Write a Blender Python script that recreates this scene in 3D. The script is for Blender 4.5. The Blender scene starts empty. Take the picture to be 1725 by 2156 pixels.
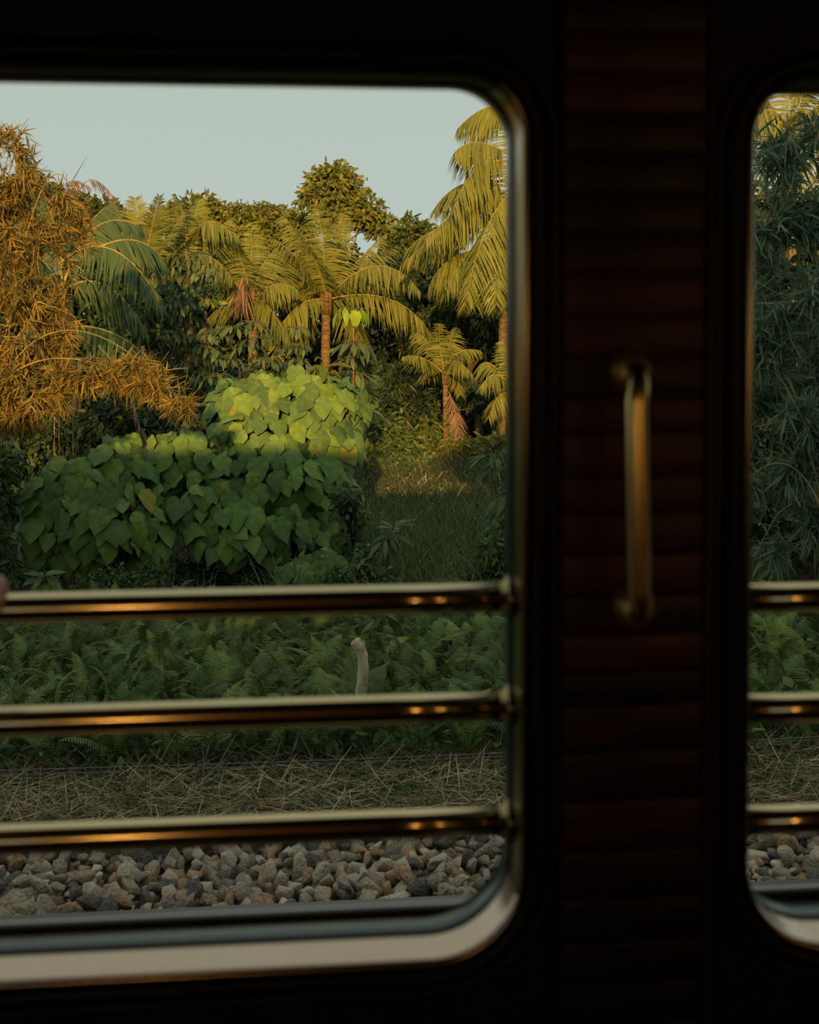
import bpy, bmesh, math, random
import numpy as np
from mathutils import Vector, Matrix

# ------------------------------------------------------------------ camera
RNG = np.random.default_rng(11)
random.seed(5)
S = bpy.context.scene
COL = S.collection
F = 2700.0                     # focal length in pixels of the 1725 x 2156 frame
CAM = Vector((0.0, 0.0, 2.5))
YAW, PITCH = math.radians(5.6), math.radians(2.0)
HORIZON = 626.0
PY0 = HORIZON + F * math.tan(PITCH)
cd = bpy.data.cameras.new('camera')
cam = bpy.data.objects.new('camera', cd)
COL.objects.link(cam)
cam.location = CAM
cam.rotation_euler = (math.pi / 2 - PITCH, 0, -YAW)
cd.sensor_fit = 'VERTICAL'
cd.sensor_height = 36.0
cd.lens = F / 2156 * 36
cd.shift_y = -(1078 - PY0) / 2156
cd.clip_start, cd.clip_end = 0.05, 400
cd.dof.use_dof = True
cd.dof.focus_distance = 16.0
cd.dof.aperture_fstop = 5.6
S.camera = cam
CR = cam.rotation_euler.to_matrix()
CRn = np.array(CR)

# ------------------------------------------------------------------ sky, sun, exposure
SUN_EL, SUN_A = math.radians(12.3), 0.09
world = bpy.data.worlds.new('sky')
S.world = world
world.use_nodes = True
nt = world.node_tree
nt.nodes.clear()
tc = nt.nodes.new('ShaderNodeTexCoord')
sp = nt.nodes.new('ShaderNodeSeparateXYZ')
rp = nt.nodes.new('ShaderNodeValToRGB')
mpn = nt.nodes.new('ShaderNodeMapping')
mpn.inputs['Scale'].default_value = (1.2, 1.2, 9)
nz = nt.nodes.new('ShaderNodeTexNoise')
nz.inputs['Scale'].default_value = 1.6
nz.inputs['Detail'].default_value = 3
mx = nt.nodes.new('ShaderNodeMix')
mx.data_type = 'RGBA'
bg = nt.nodes.new('ShaderNodeBackground')
wo = nt.nodes.new('ShaderNodeOutputWorld')
rp.color_ramp.elements[0].position = 0.0
rp.color_ramp.elements[0].color = (0.47, 0.565, 0.52, 1)
rp.color_ramp.elements[1].position = 0.35
rp.color_ramp.elements[1].color = (0.445, 0.498, 0.42, 1)
mx.inputs[7].default_value = (0.50, 0.58, 0.54, 1)
nt.links.new(tc.outputs['Generated'], sp.inputs[0])
nt.links.new(sp.outputs['Z'], rp.inputs[0])
nt.links.new(tc.outputs['Generated'], mpn.inputs[0])
nt.links.new(mpn.outputs[0], nz.inputs['Vector'])
mm = nt.nodes.new('ShaderNodeMath')
mm.operation = 'MULTIPLY'
mm.inputs[1].default_value = 0.35
nt.links.new(nz.outputs['Fac'], mm.inputs[0])
nt.links.new(mm.outputs[0], mx.inputs[0])
nt.links.new(rp.outputs[0], mx.inputs[6])
nt.links.new(mx.outputs[2], bg.inputs['Color'])
bg.inputs['Strength'].default_value = 1.0
nt.links.new(bg.outputs[0], wo.inputs[0])

sd = bpy.data.lights.new('sun', 'SUN')
sd.energy = 6.4
sd.color = (1.0, 0.57, 0.17)
sd.angle = math.radians(0.8)
sun = bpy.data.objects.new('sun', sd)
COL.objects.link(sun)
sdir = Vector((SUN_A, 1.0, -math.tan(SUN_EL) * math.hypot(SUN_A, 1)))
sun.rotation_euler = sdir.to_track_quat('-Z', 'Y').to_euler()
sun.location = (-3, -20, 12)

S.view_settings.view_transform = 'Standard'
S.view_settings.look = 'None'
S.view_settings.exposure = 0.0
S.view_settings.gamma = 1.0
S.view_settings.use_curve_mapping = False

# ------------------------------------------------------------------ helpers
def ray(px, py):
    return CR @ Vector(((px - 862.5) / F, (PY0 - py) / F, -1.0))
def at(px, py, Y):
    d = ray(px, py)
    return CAM + d * (Y / d.y)
def at_z(px, py, z):
    d = ray(px, py)
    return CAM + d * ((z - CAM.z) / d.z)
def proj(P):
    q = (np.asarray(P) - np.array(CAM)) @ CRn
    return np.stack([862.5 + F * q[..., 0] / -q[..., 2], PY0 - F * q[..., 1] / -q[..., 2]], -1)
def ppm(Y):
    return F / Y
def gz(y):
    return np.interp(y, [0, 6.6, 7.2, 12.5, 40, 60, 300], [-0.2, -0.25, -0.3, -0.75, -2.0, -2.4, -3.0])
def unit(a):
    a = np.asarray(a, float)
    return a / np.maximum(np.linalg.norm(a, axis=-1, keepdims=True), 1e-9)
V = lambda p: np.array(p, float)

def tag(o, label=None, cat=None, group=None, kind=None):
    if label: o['label'] = label
    if cat: o['category'] = cat
    if group: o['group'] = group
    if kind: o['kind'] = kind
    return o
def empty(name, loc=(0, 0, 0)):
    o = bpy.data.objects.new(name, None)
    COL.objects.link(o)
    o.location = loc
    o.empty_display_size = 0.1
    return o
def adopt(o, parent):
    if parent is not None:
        o.parent = parent
        if parent.type == 'EMPTY' or True:
            loc = parent_loc(parent)
            o.location = Vector(o.location) - loc
def parent_loc(p):
    v = Vector((0, 0, 0))
    while p is not None:
        v += Vector(p.location)
        p = p.parent
    return v

class MB:
    """collects vertices, quads and triangles"""
    def __init__(self):
        self.v, self.q, self.t, self.a, self.n = [], [], [], [], 0
    def add(self, v, q=None, t=None, a=None):
        v = np.asarray(v, float).reshape(-1, 3)
        self.v.append(v)
        if q is not None and len(q): self.q.append(np.asarray(q, int).reshape(-1, 4) + self.n)
        if t is not None and len(t): self.t.append(np.asarray(t, int).reshape(-1, 3) + self.n)
        self.a.append(np.full(len(v), 0.5) if a is None else np.broadcast_to(np.asarray(a, float), (len(v),)))
        self.n += len(v)
        return self
    def mesh(self, name, mat, smooth=False, origin=(0, 0, 0)):
        m = bpy.data.meshes.new(name)
        v = np.concatenate(self.v) - np.asarray(origin, float)
        q = np.concatenate(self.q) if self.q else np.zeros((0, 4), int)
        t = np.concatenate(self.t) if self.t else np.zeros((0, 3), int)
        m.vertices.add(len(v))
        m.vertices.foreach_set('co', v.astype(np.float32).ravel())
        m.loops.add(q.size + t.size)
        m.loops.foreach_set('vertex_index', np.concatenate([q.ravel(), t.ravel()]).astype(np.int32))
        m.polygons.add(len(q) + len(t))
        st = np.concatenate([np.arange(len(q)) * 4, q.size + np.arange(len(t)) * 3]).astype(np.int32)
        m.polygons.foreach_set('loop_start', st)
        at_ = m.attributes.new('var', 'FLOAT', 'POINT')
        at_.data.foreach_set('value', np.concatenate(self.a).astype(np.float32))
        m.update(calc_edges=True)
        m.validate()
        if smooth:
            m.polygons.foreach_set('use_smooth', np.ones(len(m.polygons), bool))
        if mat: m.materials.append(mat)
        return m
    def build(self, name, mat, parent=None, smooth=False, origin=None):
        if origin is None:
            origin = parent_loc(parent) if parent else (0, 0, 0)
            o = bpy.data.objects.new(name, self.mesh(name, mat, smooth, origin))
            COL.objects.link(o)
            if parent: o.parent = parent
            else: o.location = origin
            return o
        o = bpy.data.objects.new(name, self.mesh(name, mat, smooth, origin))
        COL.objects.link(o)
        o.location = origin
        if parent:
            o.parent = parent
            o.location = Vector(origin) - parent_loc(parent)
        return o

def ribbons(mb, P, D, W, L, w, stations=(0, .35, .75, 1), widths=(.15, 1, .6, .04), bend=None, var=None, fold=0.0):
    """leaf blades: base P, direction D, width axis W, length L, width w; bend = offset at the tip (quadratic)"""
    P, D, W = np.asarray(P, float), unit(D), unit(W)
    n = len(P)
    if n == 0: return
    s = np.asarray(stations, float); wd = np.asarray(widths, float)
    k = len(s)
    L = np.broadcast_to(np.asarray(L, float), (n,)); w = np.broadcast_to(np.asarray(w, float), (n,))
    c = P[:, None, :] + D[:, None, :] * (L[:, None] * s)[..., None]
    if bend is not None:
        c = c + np.asarray(bend, float)[:, None, :] * (L[:, None] * s ** 2)[..., None]
    h = W[:, None, :] * (w[:, None] * wd * .5)[..., None]
    v = np.stack([c - h, c + h], 2).reshape(n * k * 2, 3)
    b = (np.arange(n) * k * 2)[:, None]
    i = np.arange(k - 1) * 2
    q = np.stack([b + i, b + i + 1, b + i + 3, b + i + 2], -1).reshape(-1, 4)
    a = RNG.random(n) if var is None else np.broadcast_to(np.asarray(var, float), (n,))
    mb.add(v, q, None, np.repeat(a, k * 2))

def tube(mb, pts, rad, sides=8, cap=True, var=0.5):
    pts = np.asarray([tuple(p) for p in pts], float)
    n = len(pts)
    rad = np.broadcast_to(np.asarray(rad, float), (n,))
    T = unit(np.gradient(pts, axis=0))
    ref = np.array([0, 0, 1.0]) if abs(T[0][2]) < .9 else np.array([1.0, 0, 0])
    u = unit(np.cross(T[0], ref))
    rings = []
    ang = np.arange(sides) * 2 * math.pi / sides
    for i in range(n):
        u = unit(u - T[i] * np.dot(u, T[i]))
        w = np.cross(T[i], u)
        rings.append(pts[i] + rad[i] * (np.cos(ang)[:, None] * u + np.sin(ang)[:, None] * w))
    v = np.concatenate(rings)
    q = []
    for i in range(n - 1):
        for j in range(sides):
            q.append((i * sides + j, i * sides + (j + 1) % sides, (i + 1) * sides + (j + 1) % sides, (i + 1) * sides + j))
    t = []
    if cap:
        v = np.concatenate([v, pts[:1], pts[-1:]])
        for j in range(sides):
            t.append((n * sides, (j + 1) % sides, j))
            t.append((n * sides + 1, (n - 1) * sides + j, (n - 1) * sides + (j + 1) % sides))
    mb.add(v, q, t, var)

def box(mb, lo, hi, bev=0.0):
    (x0, y0, z0), (x1, y1, z1) = lo, hi
    v = [(x0, y0, z0), (x1, y0, z0), (x1, y1, z0), (x0, y1, z0), (x0, y0, z1), (x1, y0, z1), (x1, y1, z1), (x0, y1, z1)]
    q = [(0, 3, 2, 1), (4, 5, 6, 7), (0, 1, 5, 4), (1, 2, 6, 5), (2, 3, 7, 6), (3, 0, 4, 7)]
    mb.add(v, q)
def bevel(o, w, seg=2):
    m = o.modifiers.new('bevel', 'BEVEL')
    m.width = w; m.segments = seg; m.limit_method = 'ANGLE'
    return o
def qbez(a, m, b, n):
    """quadratic curve from a through m (at the middle) to b"""
    a, m, b = V(a), V(m), V(b)
    c = 2 * m - .5 * (a + b)
    t = np.linspace(0, 1, n)[:, None]
    return (1 - t) ** 2 * a + 2 * t * (1 - t) * c + t ** 2 * b

# ------------------------------------------------------------------ materials
def mat(name):
    m = bpy.data.materials.new(name)
    m.use_nodes = True
    return m, m.node_tree, m.node_tree.nodes['Principled BSDF']
def ramp_node(t, cols):
    r = t.nodes.new('ShaderNodeValToRGB')
    e = r.color_ramp.elements
    e[0].position, e[0].color = cols[0][0], (*cols[0][1], 1)
    e[1].position, e[1].color = cols[-1][0], (*cols[-1][1], 1)
    for p, c in cols[1:-1]:
        x = e.new(p); x.color = (*c, 1)
    return r
def leaf_mat(name, cols, rough=.5, trans=.22, src='var', spec=.25, vein=False):
    m, t, b = mat(name)
    r = ramp_node(t, cols)
    if src == 'var':
        s = t.nodes.new('ShaderNodeAttribute'); s.attribute_name = 'var'
        t.links.new(s.outputs['Fac'], r.inputs[0])
    else:
        s = t.nodes.new('ShaderNodeObjectInfo')
        t.links.new(s.outputs['Random'], r.inputs[0])
    colour = r.outputs[0]
    if vein:
        tcn = t.nodes.new('ShaderNodeTexCoord')
        sx = t.nodes.new('ShaderNodeSeparateXYZ')
        t.links.new(tcn.outputs['Object'], sx.inputs[0])
        def M(op, a, bb=None, c=None):
            n = t.nodes.new('ShaderNodeMath'); n.operation = op
            for i, x in enumerate((a, bb, c)):
                if x is None: continue
                if isinstance(x, (int, float)): n.inputs[i].default_value = x
                else: t.links.new(x, n.inputs[i])
            return n.outputs[0]
        ax = M('ABSOLUTE', sx.outputs['X'])
        ang = M('ARCTAN2', ax, sx.outputs['Y'])
        rad = M('SQRT', M('ADD', M('MULTIPLY', ax, ax), M('MULTIPLY', sx.outputs['Y'], sx.outputs['Y'])))
        fac = None
        for a0 in (0.0, 0.62, 1.25, 2.0):
            d = M('MULTIPLY', M('ABSOLUTE', M('SUBTRACT', ang, a0)), rad)
            v1 = M('SUBTRACT', 1.0, M('MULTIPLY', d, 60.0))
            v1 = M('MAXIMUM', v1, 0.0)
            fac = v1 if fac is None else M('MAXIMUM', fac, v1)
        # side veins off the midrib
        sv = M('SUBTRACT', M('FRACT', M('MULTIPLY', M('SUBTRACT', sx.outputs['Y'], M('MULTIPLY', ax, .75)), 7.0)), .5)
        sv = M('MAXIMUM', M('SUBTRACT', 1.0, M('MULTIPLY', M('ABSOLUTE', sv), 9.0)), 0.0)
        fac = M('MAXIMUM', fac, M('MULTIPLY', sv, .45))
        nz = t.nodes.new('ShaderNodeTexNoise'); nz.inputs['Scale'].default_value = 3.5
        t.links.new(tcn.outputs['Object'], nz.inputs['Vector'])
        mxx = t.nodes.new('ShaderNodeMix'); mxx.data_type = 'RGBA'; mxx.blend_type = 'MIX'
        t.links.new(M('MULTIPLY', fac, .38), mxx.inputs[0])
        t.links.new(colour, mxx.inputs[6])
        mxx.inputs[7].default_value = (.27, .42, .09, 1)
        hs = t.nodes.new('ShaderNodeHueSaturation')
        t.links.new(mxx.outputs[2], hs.inputs['Color'])
        t.links.new(M('ADD', M('MULTIPLY', nz.outputs['Fac'], .7), .65), hs.inputs['Value'])
        colour = hs.outputs[0]
        bp = t.nodes.new('ShaderNodeBump'); bp.inputs['Strength'].default_value = .35; bp.inputs['Distance'].default_value = .02
        t.links.new(fac, bp.inputs['Height']); t.links.new(bp.outputs[0], b.inputs['Normal'])
    t.links.new(colour, b.inputs['Base Color'])
    b.inputs['Roughness'].default_value = rough
    b.inputs['Specular IOR Level'].default_value = spec
    tr = t.nodes.new('ShaderNodeBsdfTranslucent')
    t.links.new(colour, tr.inputs['Color'])
    mxs = t.nodes.new('ShaderNodeMixShader'); mxs.inputs[0].default_value = trans
    out = t.nodes['Material Output']
    t.links.new(b.outputs[0], mxs.inputs[1]); t.links.new(tr.outputs[0], mxs.inputs[2])
    t.links.new(mxs.outputs[0], out.inputs[0])
    return m
def noise_mat(name, cols, scale=8, rough=.7, detail=6, bump=.3, stretch=(1, 1, 1), spec=.3, rnd=0.0, metallic=0, dist=.02):
    m, t, b = mat(name)
    tcn = t.nodes.new('ShaderNodeTexCoord')
    mp = t.nodes.new('ShaderNodeMapping'); mp.inputs['Scale'].default_value = stretch
    n = t.nodes.new('ShaderNodeTexNoise'); n.inputs['Scale'].default_value = scale; n.inputs['Detail'].default_value = detail
    t.links.new(tcn.outputs['Object'], mp.inputs[0]); t.links.new(mp.outputs[0], n.inputs['Vector'])
    r = ramp_node(t, cols)
    fac = n.outputs['Fac']
    if rnd:
        oi = t.nodes.new('ShaderNodeObjectInfo')
        a = t.nodes.new('ShaderNodeMath'); a.operation = 'MULTIPLY_ADD'; a.inputs[1].default_value = rnd
        s = t.nodes.new('ShaderNodeMath'); s.operation = 'SUBTRACT'; s.inputs[1].default_value = rnd * .5
        t.links.new(n.outputs['Fac'], s.inputs[0])
        at_ = t.nodes.new('ShaderNodeAttribute'); at_.attribute_name = 'var'
        ad = t.nodes.new('ShaderNodeMath'); ad.operation = 'ADD'
        t.links.new(oi.outputs['Random'], ad.inputs[0]); t.links.new(at_.outputs['Fac'], ad.inputs[1])
        fr = t.nodes.new('ShaderNodeMath'); fr.operation = 'FRACT'; t.links.new(ad.outputs[0], fr.inputs[0])
        t.links.new(fr.outputs[0], a.inputs[0]); t.links.new(s.outputs[0], a.inputs[2])
        fac = a.outputs[0]
    t.links.new(fac, r.inputs[0]); t.links.new(r.outputs[0], b.inputs['Base Color'])
    b.inputs['Roughness'].default_value = rough
    b.inputs['Specular IOR Level'].default_value = spec
    b.inputs['Metallic'].default_value = metallic
    if bump:
        bp = t.nodes.new('ShaderNodeBump'); bp.inputs['Strength'].default_value = bump; bp.inputs['Distance'].default_value = dist
        t.links.new(n.outputs['Fac'], bp.inputs['Height']); t.links.new(bp.outputs[0], b.inputs['Normal'])
    return m
def metal_mat(name, col, rough):
    m, t, b = mat(name)
    b.inputs['Metallic'].default_value = 1
    n = t.nodes.new('ShaderNodeTexNoise'); n.inputs['Scale'].default_value = 14; n.inputs['Detail'].default_value = 4
    r = ramp_node(t, [(0, tuple(c * .8 for c in col)), (1, tuple(min(1, c * 1.1) for c in col))])
    t.links.new(n.outputs['Fac'], r.inputs[0]); t.links.new(r.outputs[0], b.inputs['Base Color'])
    q = t.nodes.new('ShaderNodeMath'); q.operation = 'MULTIPLY_ADD'; q.inputs[1].default_value = .08; q.inputs[2].default_value = rough
    t.links.new(n.outputs['Fac'], q.inputs[0]); t.links.new(q.outputs[0], b.inputs['Roughness'])
    return m

M = {}
M['brass'] = metal_mat('polished_brass', (.74, .585, .34), .10)
M['bronze'] = metal_mat('satin_bronze', (.55, .41, .32), .20)
M['steel'] = metal_mat('worn_rail_steel', (.21, .195, .20), .42)
M['oldbrass'] = metal_mat('tarnished_brass', (.30, .235, .11), .16)
M['handle'] = metal_mat('handled_brass', (.80, .56, .22), .26)
M['satin'] = metal_mat('satin_brass', (.80, .56, .22), .46)
M['wire'] = metal_mat('galvanised_wire', (.26, .27, .27), .5)
M['rust'] = noise_mat('rusty_rail', [(.3, (.025, .012, .007)), (.7, (.075, .035, .018))], 30, .85)
M['wood'] = noise_mat('dark_mahogany', [(.25, (.005, .0025, .002)), (.5, (.018, .0055, .0035)), (.8, (.062, .014, .008))], 9, .42, stretch=(1.2, 1, 14), bump=.1, spec=.3, rnd=.6)
M['blackpaint'] = noise_mat('black_gloss_paint', [(.3, (.004, .005, .005)), (.7, (.008, .009, .009))], 20, .42, bump=.02, spec=.2)
M['tealpaint'] = noise_mat('dark_green_body_paint', [(.3, (.018, .034, .036)), (.7, (.028, .046, .047))], 12, .22, bump=.02, spec=.5)
M['ceil'] = noise_mat('dark_ceiling', [(.3, (.010, .007, .005)), (.7, (.02, .014, .01))], 6, .7, bump=.05)
M['carpet'] = noise_mat('dark_carpet', [(.3, (.012, .010, .012)), (.7, (.03, .022, .022))], 60, .95, bump=.2)
M['roof'] = noise_mat('roof_paint', [(.3, (.03, .05, .05)), (.7, (.05, .08, .075))], 5, .5, bump=.05)
M['soil'] = noise_mat('dark_leaf_litter', [(.3, (.012, .011, .007)), (.55, (.03, .027, .014)), (.8, (.06, .045, .022))], 3.0, .95, detail=10, bump=.6, dist=.08)
STONE = [('pale beige-grey', [(.3, (.27, .22, .17)), (.5, (.45, .37, .29)), (.75, (.58, .48, .38))]), ('dark slate-grey', [(.3, (.05, .047, .045)), (.5, (.12, .11, .10)), (.75, (.22, .19, .165))]),
         ('mottled grey-brown', [(.3, (.15, .12, .095)), (.5, (.31, .245, .185)), (.75, (.46, .37, .285))]), ('rusty brown', [(.3, (.18, .10, .055)), (.5, (.36, .23, .135)), (.75, (.48, .35, .23))])]
STONE_M = [noise_mat('ballast_granite_' + n_.replace(' ', '_').replace('-', '_'), c_, 5.0, .85, bump=.5, dist=.06) for n_, c_ in STONE]
M['bark'] = noise_mat('grey_brown_bark', [(.3, (.035, .026, .017)), (.7, (.10, .075, .045))], 12, .9, stretch=(1, 1, 4), bump=.5)
M['palmtrunk'] = noise_mat('ringed_palm_trunk', [(.3, (.07, .045, .018)), (.5, (.15, .095, .038)), (.7, (.23, .155, .065))], 5, .85, stretch=(1, 1, 5), bump=.6)
M['stake'] = noise_mat('weathered_stake', [(.35, (.12, .085, .05)), (.48, (.52, .42, .28)), (.75, (.66, .56, .40))], 9, .85, stretch=(3, 3, 1), bump=.5)
M['culm'] = noise_mat('bamboo_culm', [(.3, (.16, .14, .05)), (.7, (.34, .25, .09))], 6, .5, bump=.1)
M['stem'] = noise_mat('green_stem', [(.3, (.07, .10, .03)), (.7, (.16, .16, .06))], 8, .6, bump=.1)
M['redstem'] = noise_mat('reddish_stem', [(.3, (.20, .09, .04)), (.7, (.38, .17, .07))], 8, .6, bump=.1)
M['rachis'] = noise_mat('frond_rib', [(.3, (.24, .20, .05)), (.7, (.40, .30, .08))], 8, .5, bump=.05)
M['macaranga'] = leaf_mat('broad_heart_leaf', [(0, (.075, .14, .042)), (.5, (.135, .245, .058)), (.93, (.19, .305, .055)), (.985, (.20, .30, .05)), (1, (.33, .27, .04))], .45, .25, 'rnd', .3, vein=True)
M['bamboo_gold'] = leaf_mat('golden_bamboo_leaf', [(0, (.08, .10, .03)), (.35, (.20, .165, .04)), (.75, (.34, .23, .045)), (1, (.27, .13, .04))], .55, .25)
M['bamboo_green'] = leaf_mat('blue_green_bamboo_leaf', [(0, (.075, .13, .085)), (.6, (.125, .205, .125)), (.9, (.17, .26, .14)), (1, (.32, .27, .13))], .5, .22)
M['palm'] = leaf_mat('coconut_leaflet', [(0, (.11, .14, .03)), (.5, (.19, .21, .04)), (.85, (.27, .26, .06)), (1, (.30, .22, .07))], .45, .22)
M['palm_dark'] = leaf_mat('dark_palm_leaflet', [(0, (.05, .095, .04)), (.7, (.085, .14, .055)), (1, (.15, .17, .06))], .45, .2)
M['dead'] = leaf_mat('dry_leaf', [(0, (.13, .08, .055)), (.6, (.24, .15, .10)), (1, (.33, .23, .15))], .8, .1)
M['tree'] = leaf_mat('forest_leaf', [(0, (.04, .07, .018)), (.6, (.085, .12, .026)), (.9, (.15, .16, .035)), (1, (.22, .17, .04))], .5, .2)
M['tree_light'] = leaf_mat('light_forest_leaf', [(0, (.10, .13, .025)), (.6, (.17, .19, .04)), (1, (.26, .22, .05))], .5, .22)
M['tree_dark'] = leaf_mat('shade_dark_forest_leaf', [(0, (.018, .04, .02)), (.7, (.035, .065, .028)), (1, (.07, .09, .03))], .5, .15)  # forest leaf colour darkened to stand for shade under the canopies
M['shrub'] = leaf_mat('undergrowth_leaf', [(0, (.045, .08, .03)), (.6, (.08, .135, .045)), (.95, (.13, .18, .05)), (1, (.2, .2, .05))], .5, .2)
M['sapling'] = leaf_mat('sapling_leaf', [(0, (.06, .10, .05)), (1, (.12, .16, .06))], .45, .22, 'rnd')
M['young'] = leaf_mat('young_yellow_green_leaf', [(0, (.22, .36, .03)), (1, (.34, .46, .05))], .4, .35, 'rnd')
M['fern'] = leaf_mat('fern_pinna', [(0, (.05, .085, .028)), (.45, (.11, .165, .045)), (.8, (.19, .265, .065)), (.95, (.28, .35, .085)), (1, (.34, .36, .10))], .5, .22, 'rnd')
M['fern_mixed'] = leaf_mat('small_fern_pinna', [(0, (.05, .08, .028)), (.6, (.11, .165, .045)), (1, (.21, .28, .065))], .5, .22)
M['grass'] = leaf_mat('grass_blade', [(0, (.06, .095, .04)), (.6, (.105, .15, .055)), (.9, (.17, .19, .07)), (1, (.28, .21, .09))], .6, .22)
M['meadow'] = leaf_mat('shade_dark_meadow_blade', [(0, (.03, .045, .02)), (.6, (.055, .075, .03)), (.9, (.09, .095, .035)), (1, (.16, .11, .05))], .6, .2)  # darker copy of the grass colour, standing for shade on the clearing
M['straw'] = leaf_mat('dry_straw', [(0, (.18, .13, .08)), (.5, (.38, .29, .175)), (1, (.58, .47, .31))], .8, .1)
M['flame'] = None

# ------------------------------------------------------------------ ground
def build_ground():
    xs = np.concatenate([np.linspace(-60, -8, 14), np.linspace(-7.5, 14, 60), np.linspace(15, 80, 14)])
    ys = np.concatenate([np.linspace(-60, 3, 14), np.linspace(3.2, 16, 50), np.linspace(16.5, 60, 60), np.linspace(65, 300, 12)])
    X, Y = np.meshgrid(xs, ys)
    Z = gz(Y) + np.where(Y > 7.4, 1, 0) * (.05 * np.sin(X * 2.3 + Y) + .05 * np.sin(Y * 1.7 - X * 1.1))
    Z = np.where(Y < 1.8, -0.35, Z)
    ny, nx = X.shape
    idx = np.arange(ny * nx).reshape(ny, nx)
    q = np.stack([idx[:-1, :-1], idx[:-1, 1:], idx[1:, 1:], idx[1:, :-1]], -1).reshape(-1, 4)
    o = MB().add(np.stack([X, Y, Z], -1), q).build('ground', M['soil'], smooth=True)
    tag(o, 'dark soil ground sloping away from the railway to the forest', kind='structure')
build_ground()

# ------------------------------------------------------------------ railway carriage
Y_IN, Y_OUT = 1.20, 1.282     # inner wood face, outer skin
def outline(x0, x1, z0, z1, rt, rb, d, n=10):
    """rounded rectangle offset outward by d; counter-clockwise seen from the camera (-y side)"""
    pts = []
    for cx, cz, r, a0 in ((x1 - rb, z0 + rb, rb, -90), (x1 - rt, z1 - rt, rt, 0), (x0 + rt, z1 - rt, rt, 90), (x0 + rb, z0 + rb, rb, 180)):
        for k in range(n + 1):
            a = math.radians(a0 + 90 * k / n)
            pts.append((cx + (r + d) * math.cos(a), cz + (r + d) * math.sin(a)))
    return pts
def sweep(mb, win, profile, part=None):
    """profile: list of (offset, y)"""
    rings = [[(x, y, z) for x, z in outline(*win, d)] for d, y in profile]
    n = len(rings[0])
    q = []
    for i in range(len(rings) - 1):
        for j in range(n):
            if part and part != ('top' if 17 <= j <= 26 else 'sill' if (j <= 7 or j >= 36) else 'jamb'): continue
            k = (j + 1) % n
            q.append((i * n + j, i * n + k, (i + 1) * n + k, (i + 1) * n + j))
    mb.add([p for r in rings for p in r], q)
ZT = at(400, 181, Y_OUT).z
ZB = at(400, 2052, 1.20).z + .006
XR1 = at(1064, 1100, Y_OUT).x
XL2 = at(1577, 1100, Y_IN).x
WIN1 = (-1.35, XR1, ZB, ZT, .058, .085)
WIN2 = (XL2, XL2 + 1.5, ZB - .004, ZT, .058, .085)
cell1 = (-1.42, (XR1 + XL2) / 2)
cell2 = ((XR1 + XL2) / 2, XL2 + 1.6)
ZF, ZC = 1.05, 3.15           # carriage floor and ceiling heights
def wall_cell(mb, win, cx, y, d, flip=False):
    inner = outline(*win, d)
    x0, x1 = cx
    mxx, mz = (win[0] + win[1]) / 2, (win[2] + win[3]) / 2
    outer = []
    for (x, z) in inner:
        dx, dz = x - mxx, z - mz
        hx = (x1 - mxx) if dx > 0 else (mxx - x0)
        hz = (ZC - mz) if dz > 0 else (mz - ZF)
        wx, wz = (win[1] - win[0]) / 2 + d, (win[3] - win[2]) / 2 + d
        fx, fz = dx / wx, dz / wz
        s = max(abs(fx), abs(fz))
        outer.append((mxx + fx / s * hx, mz + fz / s * hz))
    n = len(inner)
    v = [(x, y, z) for x, z in inner] + [(x, y, z) for x, z in outer]
    q = [(j, (j + 1) % n, n + (j + 1) % n, n + j) for j in range(n)]
    # close the corners of the rectangle
    mb.add(v, q)
    for cxn, czn in ((x0, ZF), (x1, ZF), (x1, ZC), (x0, ZC)):
        best = sorted(range(n), key=lambda j: (outer[j][0] - cxn) ** 2 + (outer[j][1] - czn) ** 2)[:1][0]
        for j in (best, (best - 1) % n):
            a, b = outer[j], outer[(j + 1) % n]
            mb.add([(a[0], y, a[1]), (b[0], y, b[1]), (cxn, y, czn)], None, [(0, 1, 2)])
wall = MB()
for w, c in ((WIN1, cell1), (WIN2, cell2)):
    wall_cell(wall, w, c, Y_IN + .004, .012)
    wall_cell(wall, w, c, Y_OUT, .0)
for x0, x1 in ((-12, cell1[0]), (cell2[1], 14)):
    box(wall, (x0, Y_IN + .004, ZF), (x1, Y_OUT, ZC))
wall_o = tag(wall.build('wall_front', M['blackpaint']), 'black painted carriage wall pierced by two rounded windows', kind='structure')
for o, m in ((wall_o, None),):
    pass
skin = MB()
for w, c in ((WIN1, cell1), (WIN2, cell2)):
    wall_cell(skin, w, c, Y_OUT + .004, .006)
box(skin, (-12, Y_OUT - .01, ZF - .35), (14, Y_OUT + .004, ZF + .02))
skin.build('outer_skin', M['tealpaint'], wall_o)

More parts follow.
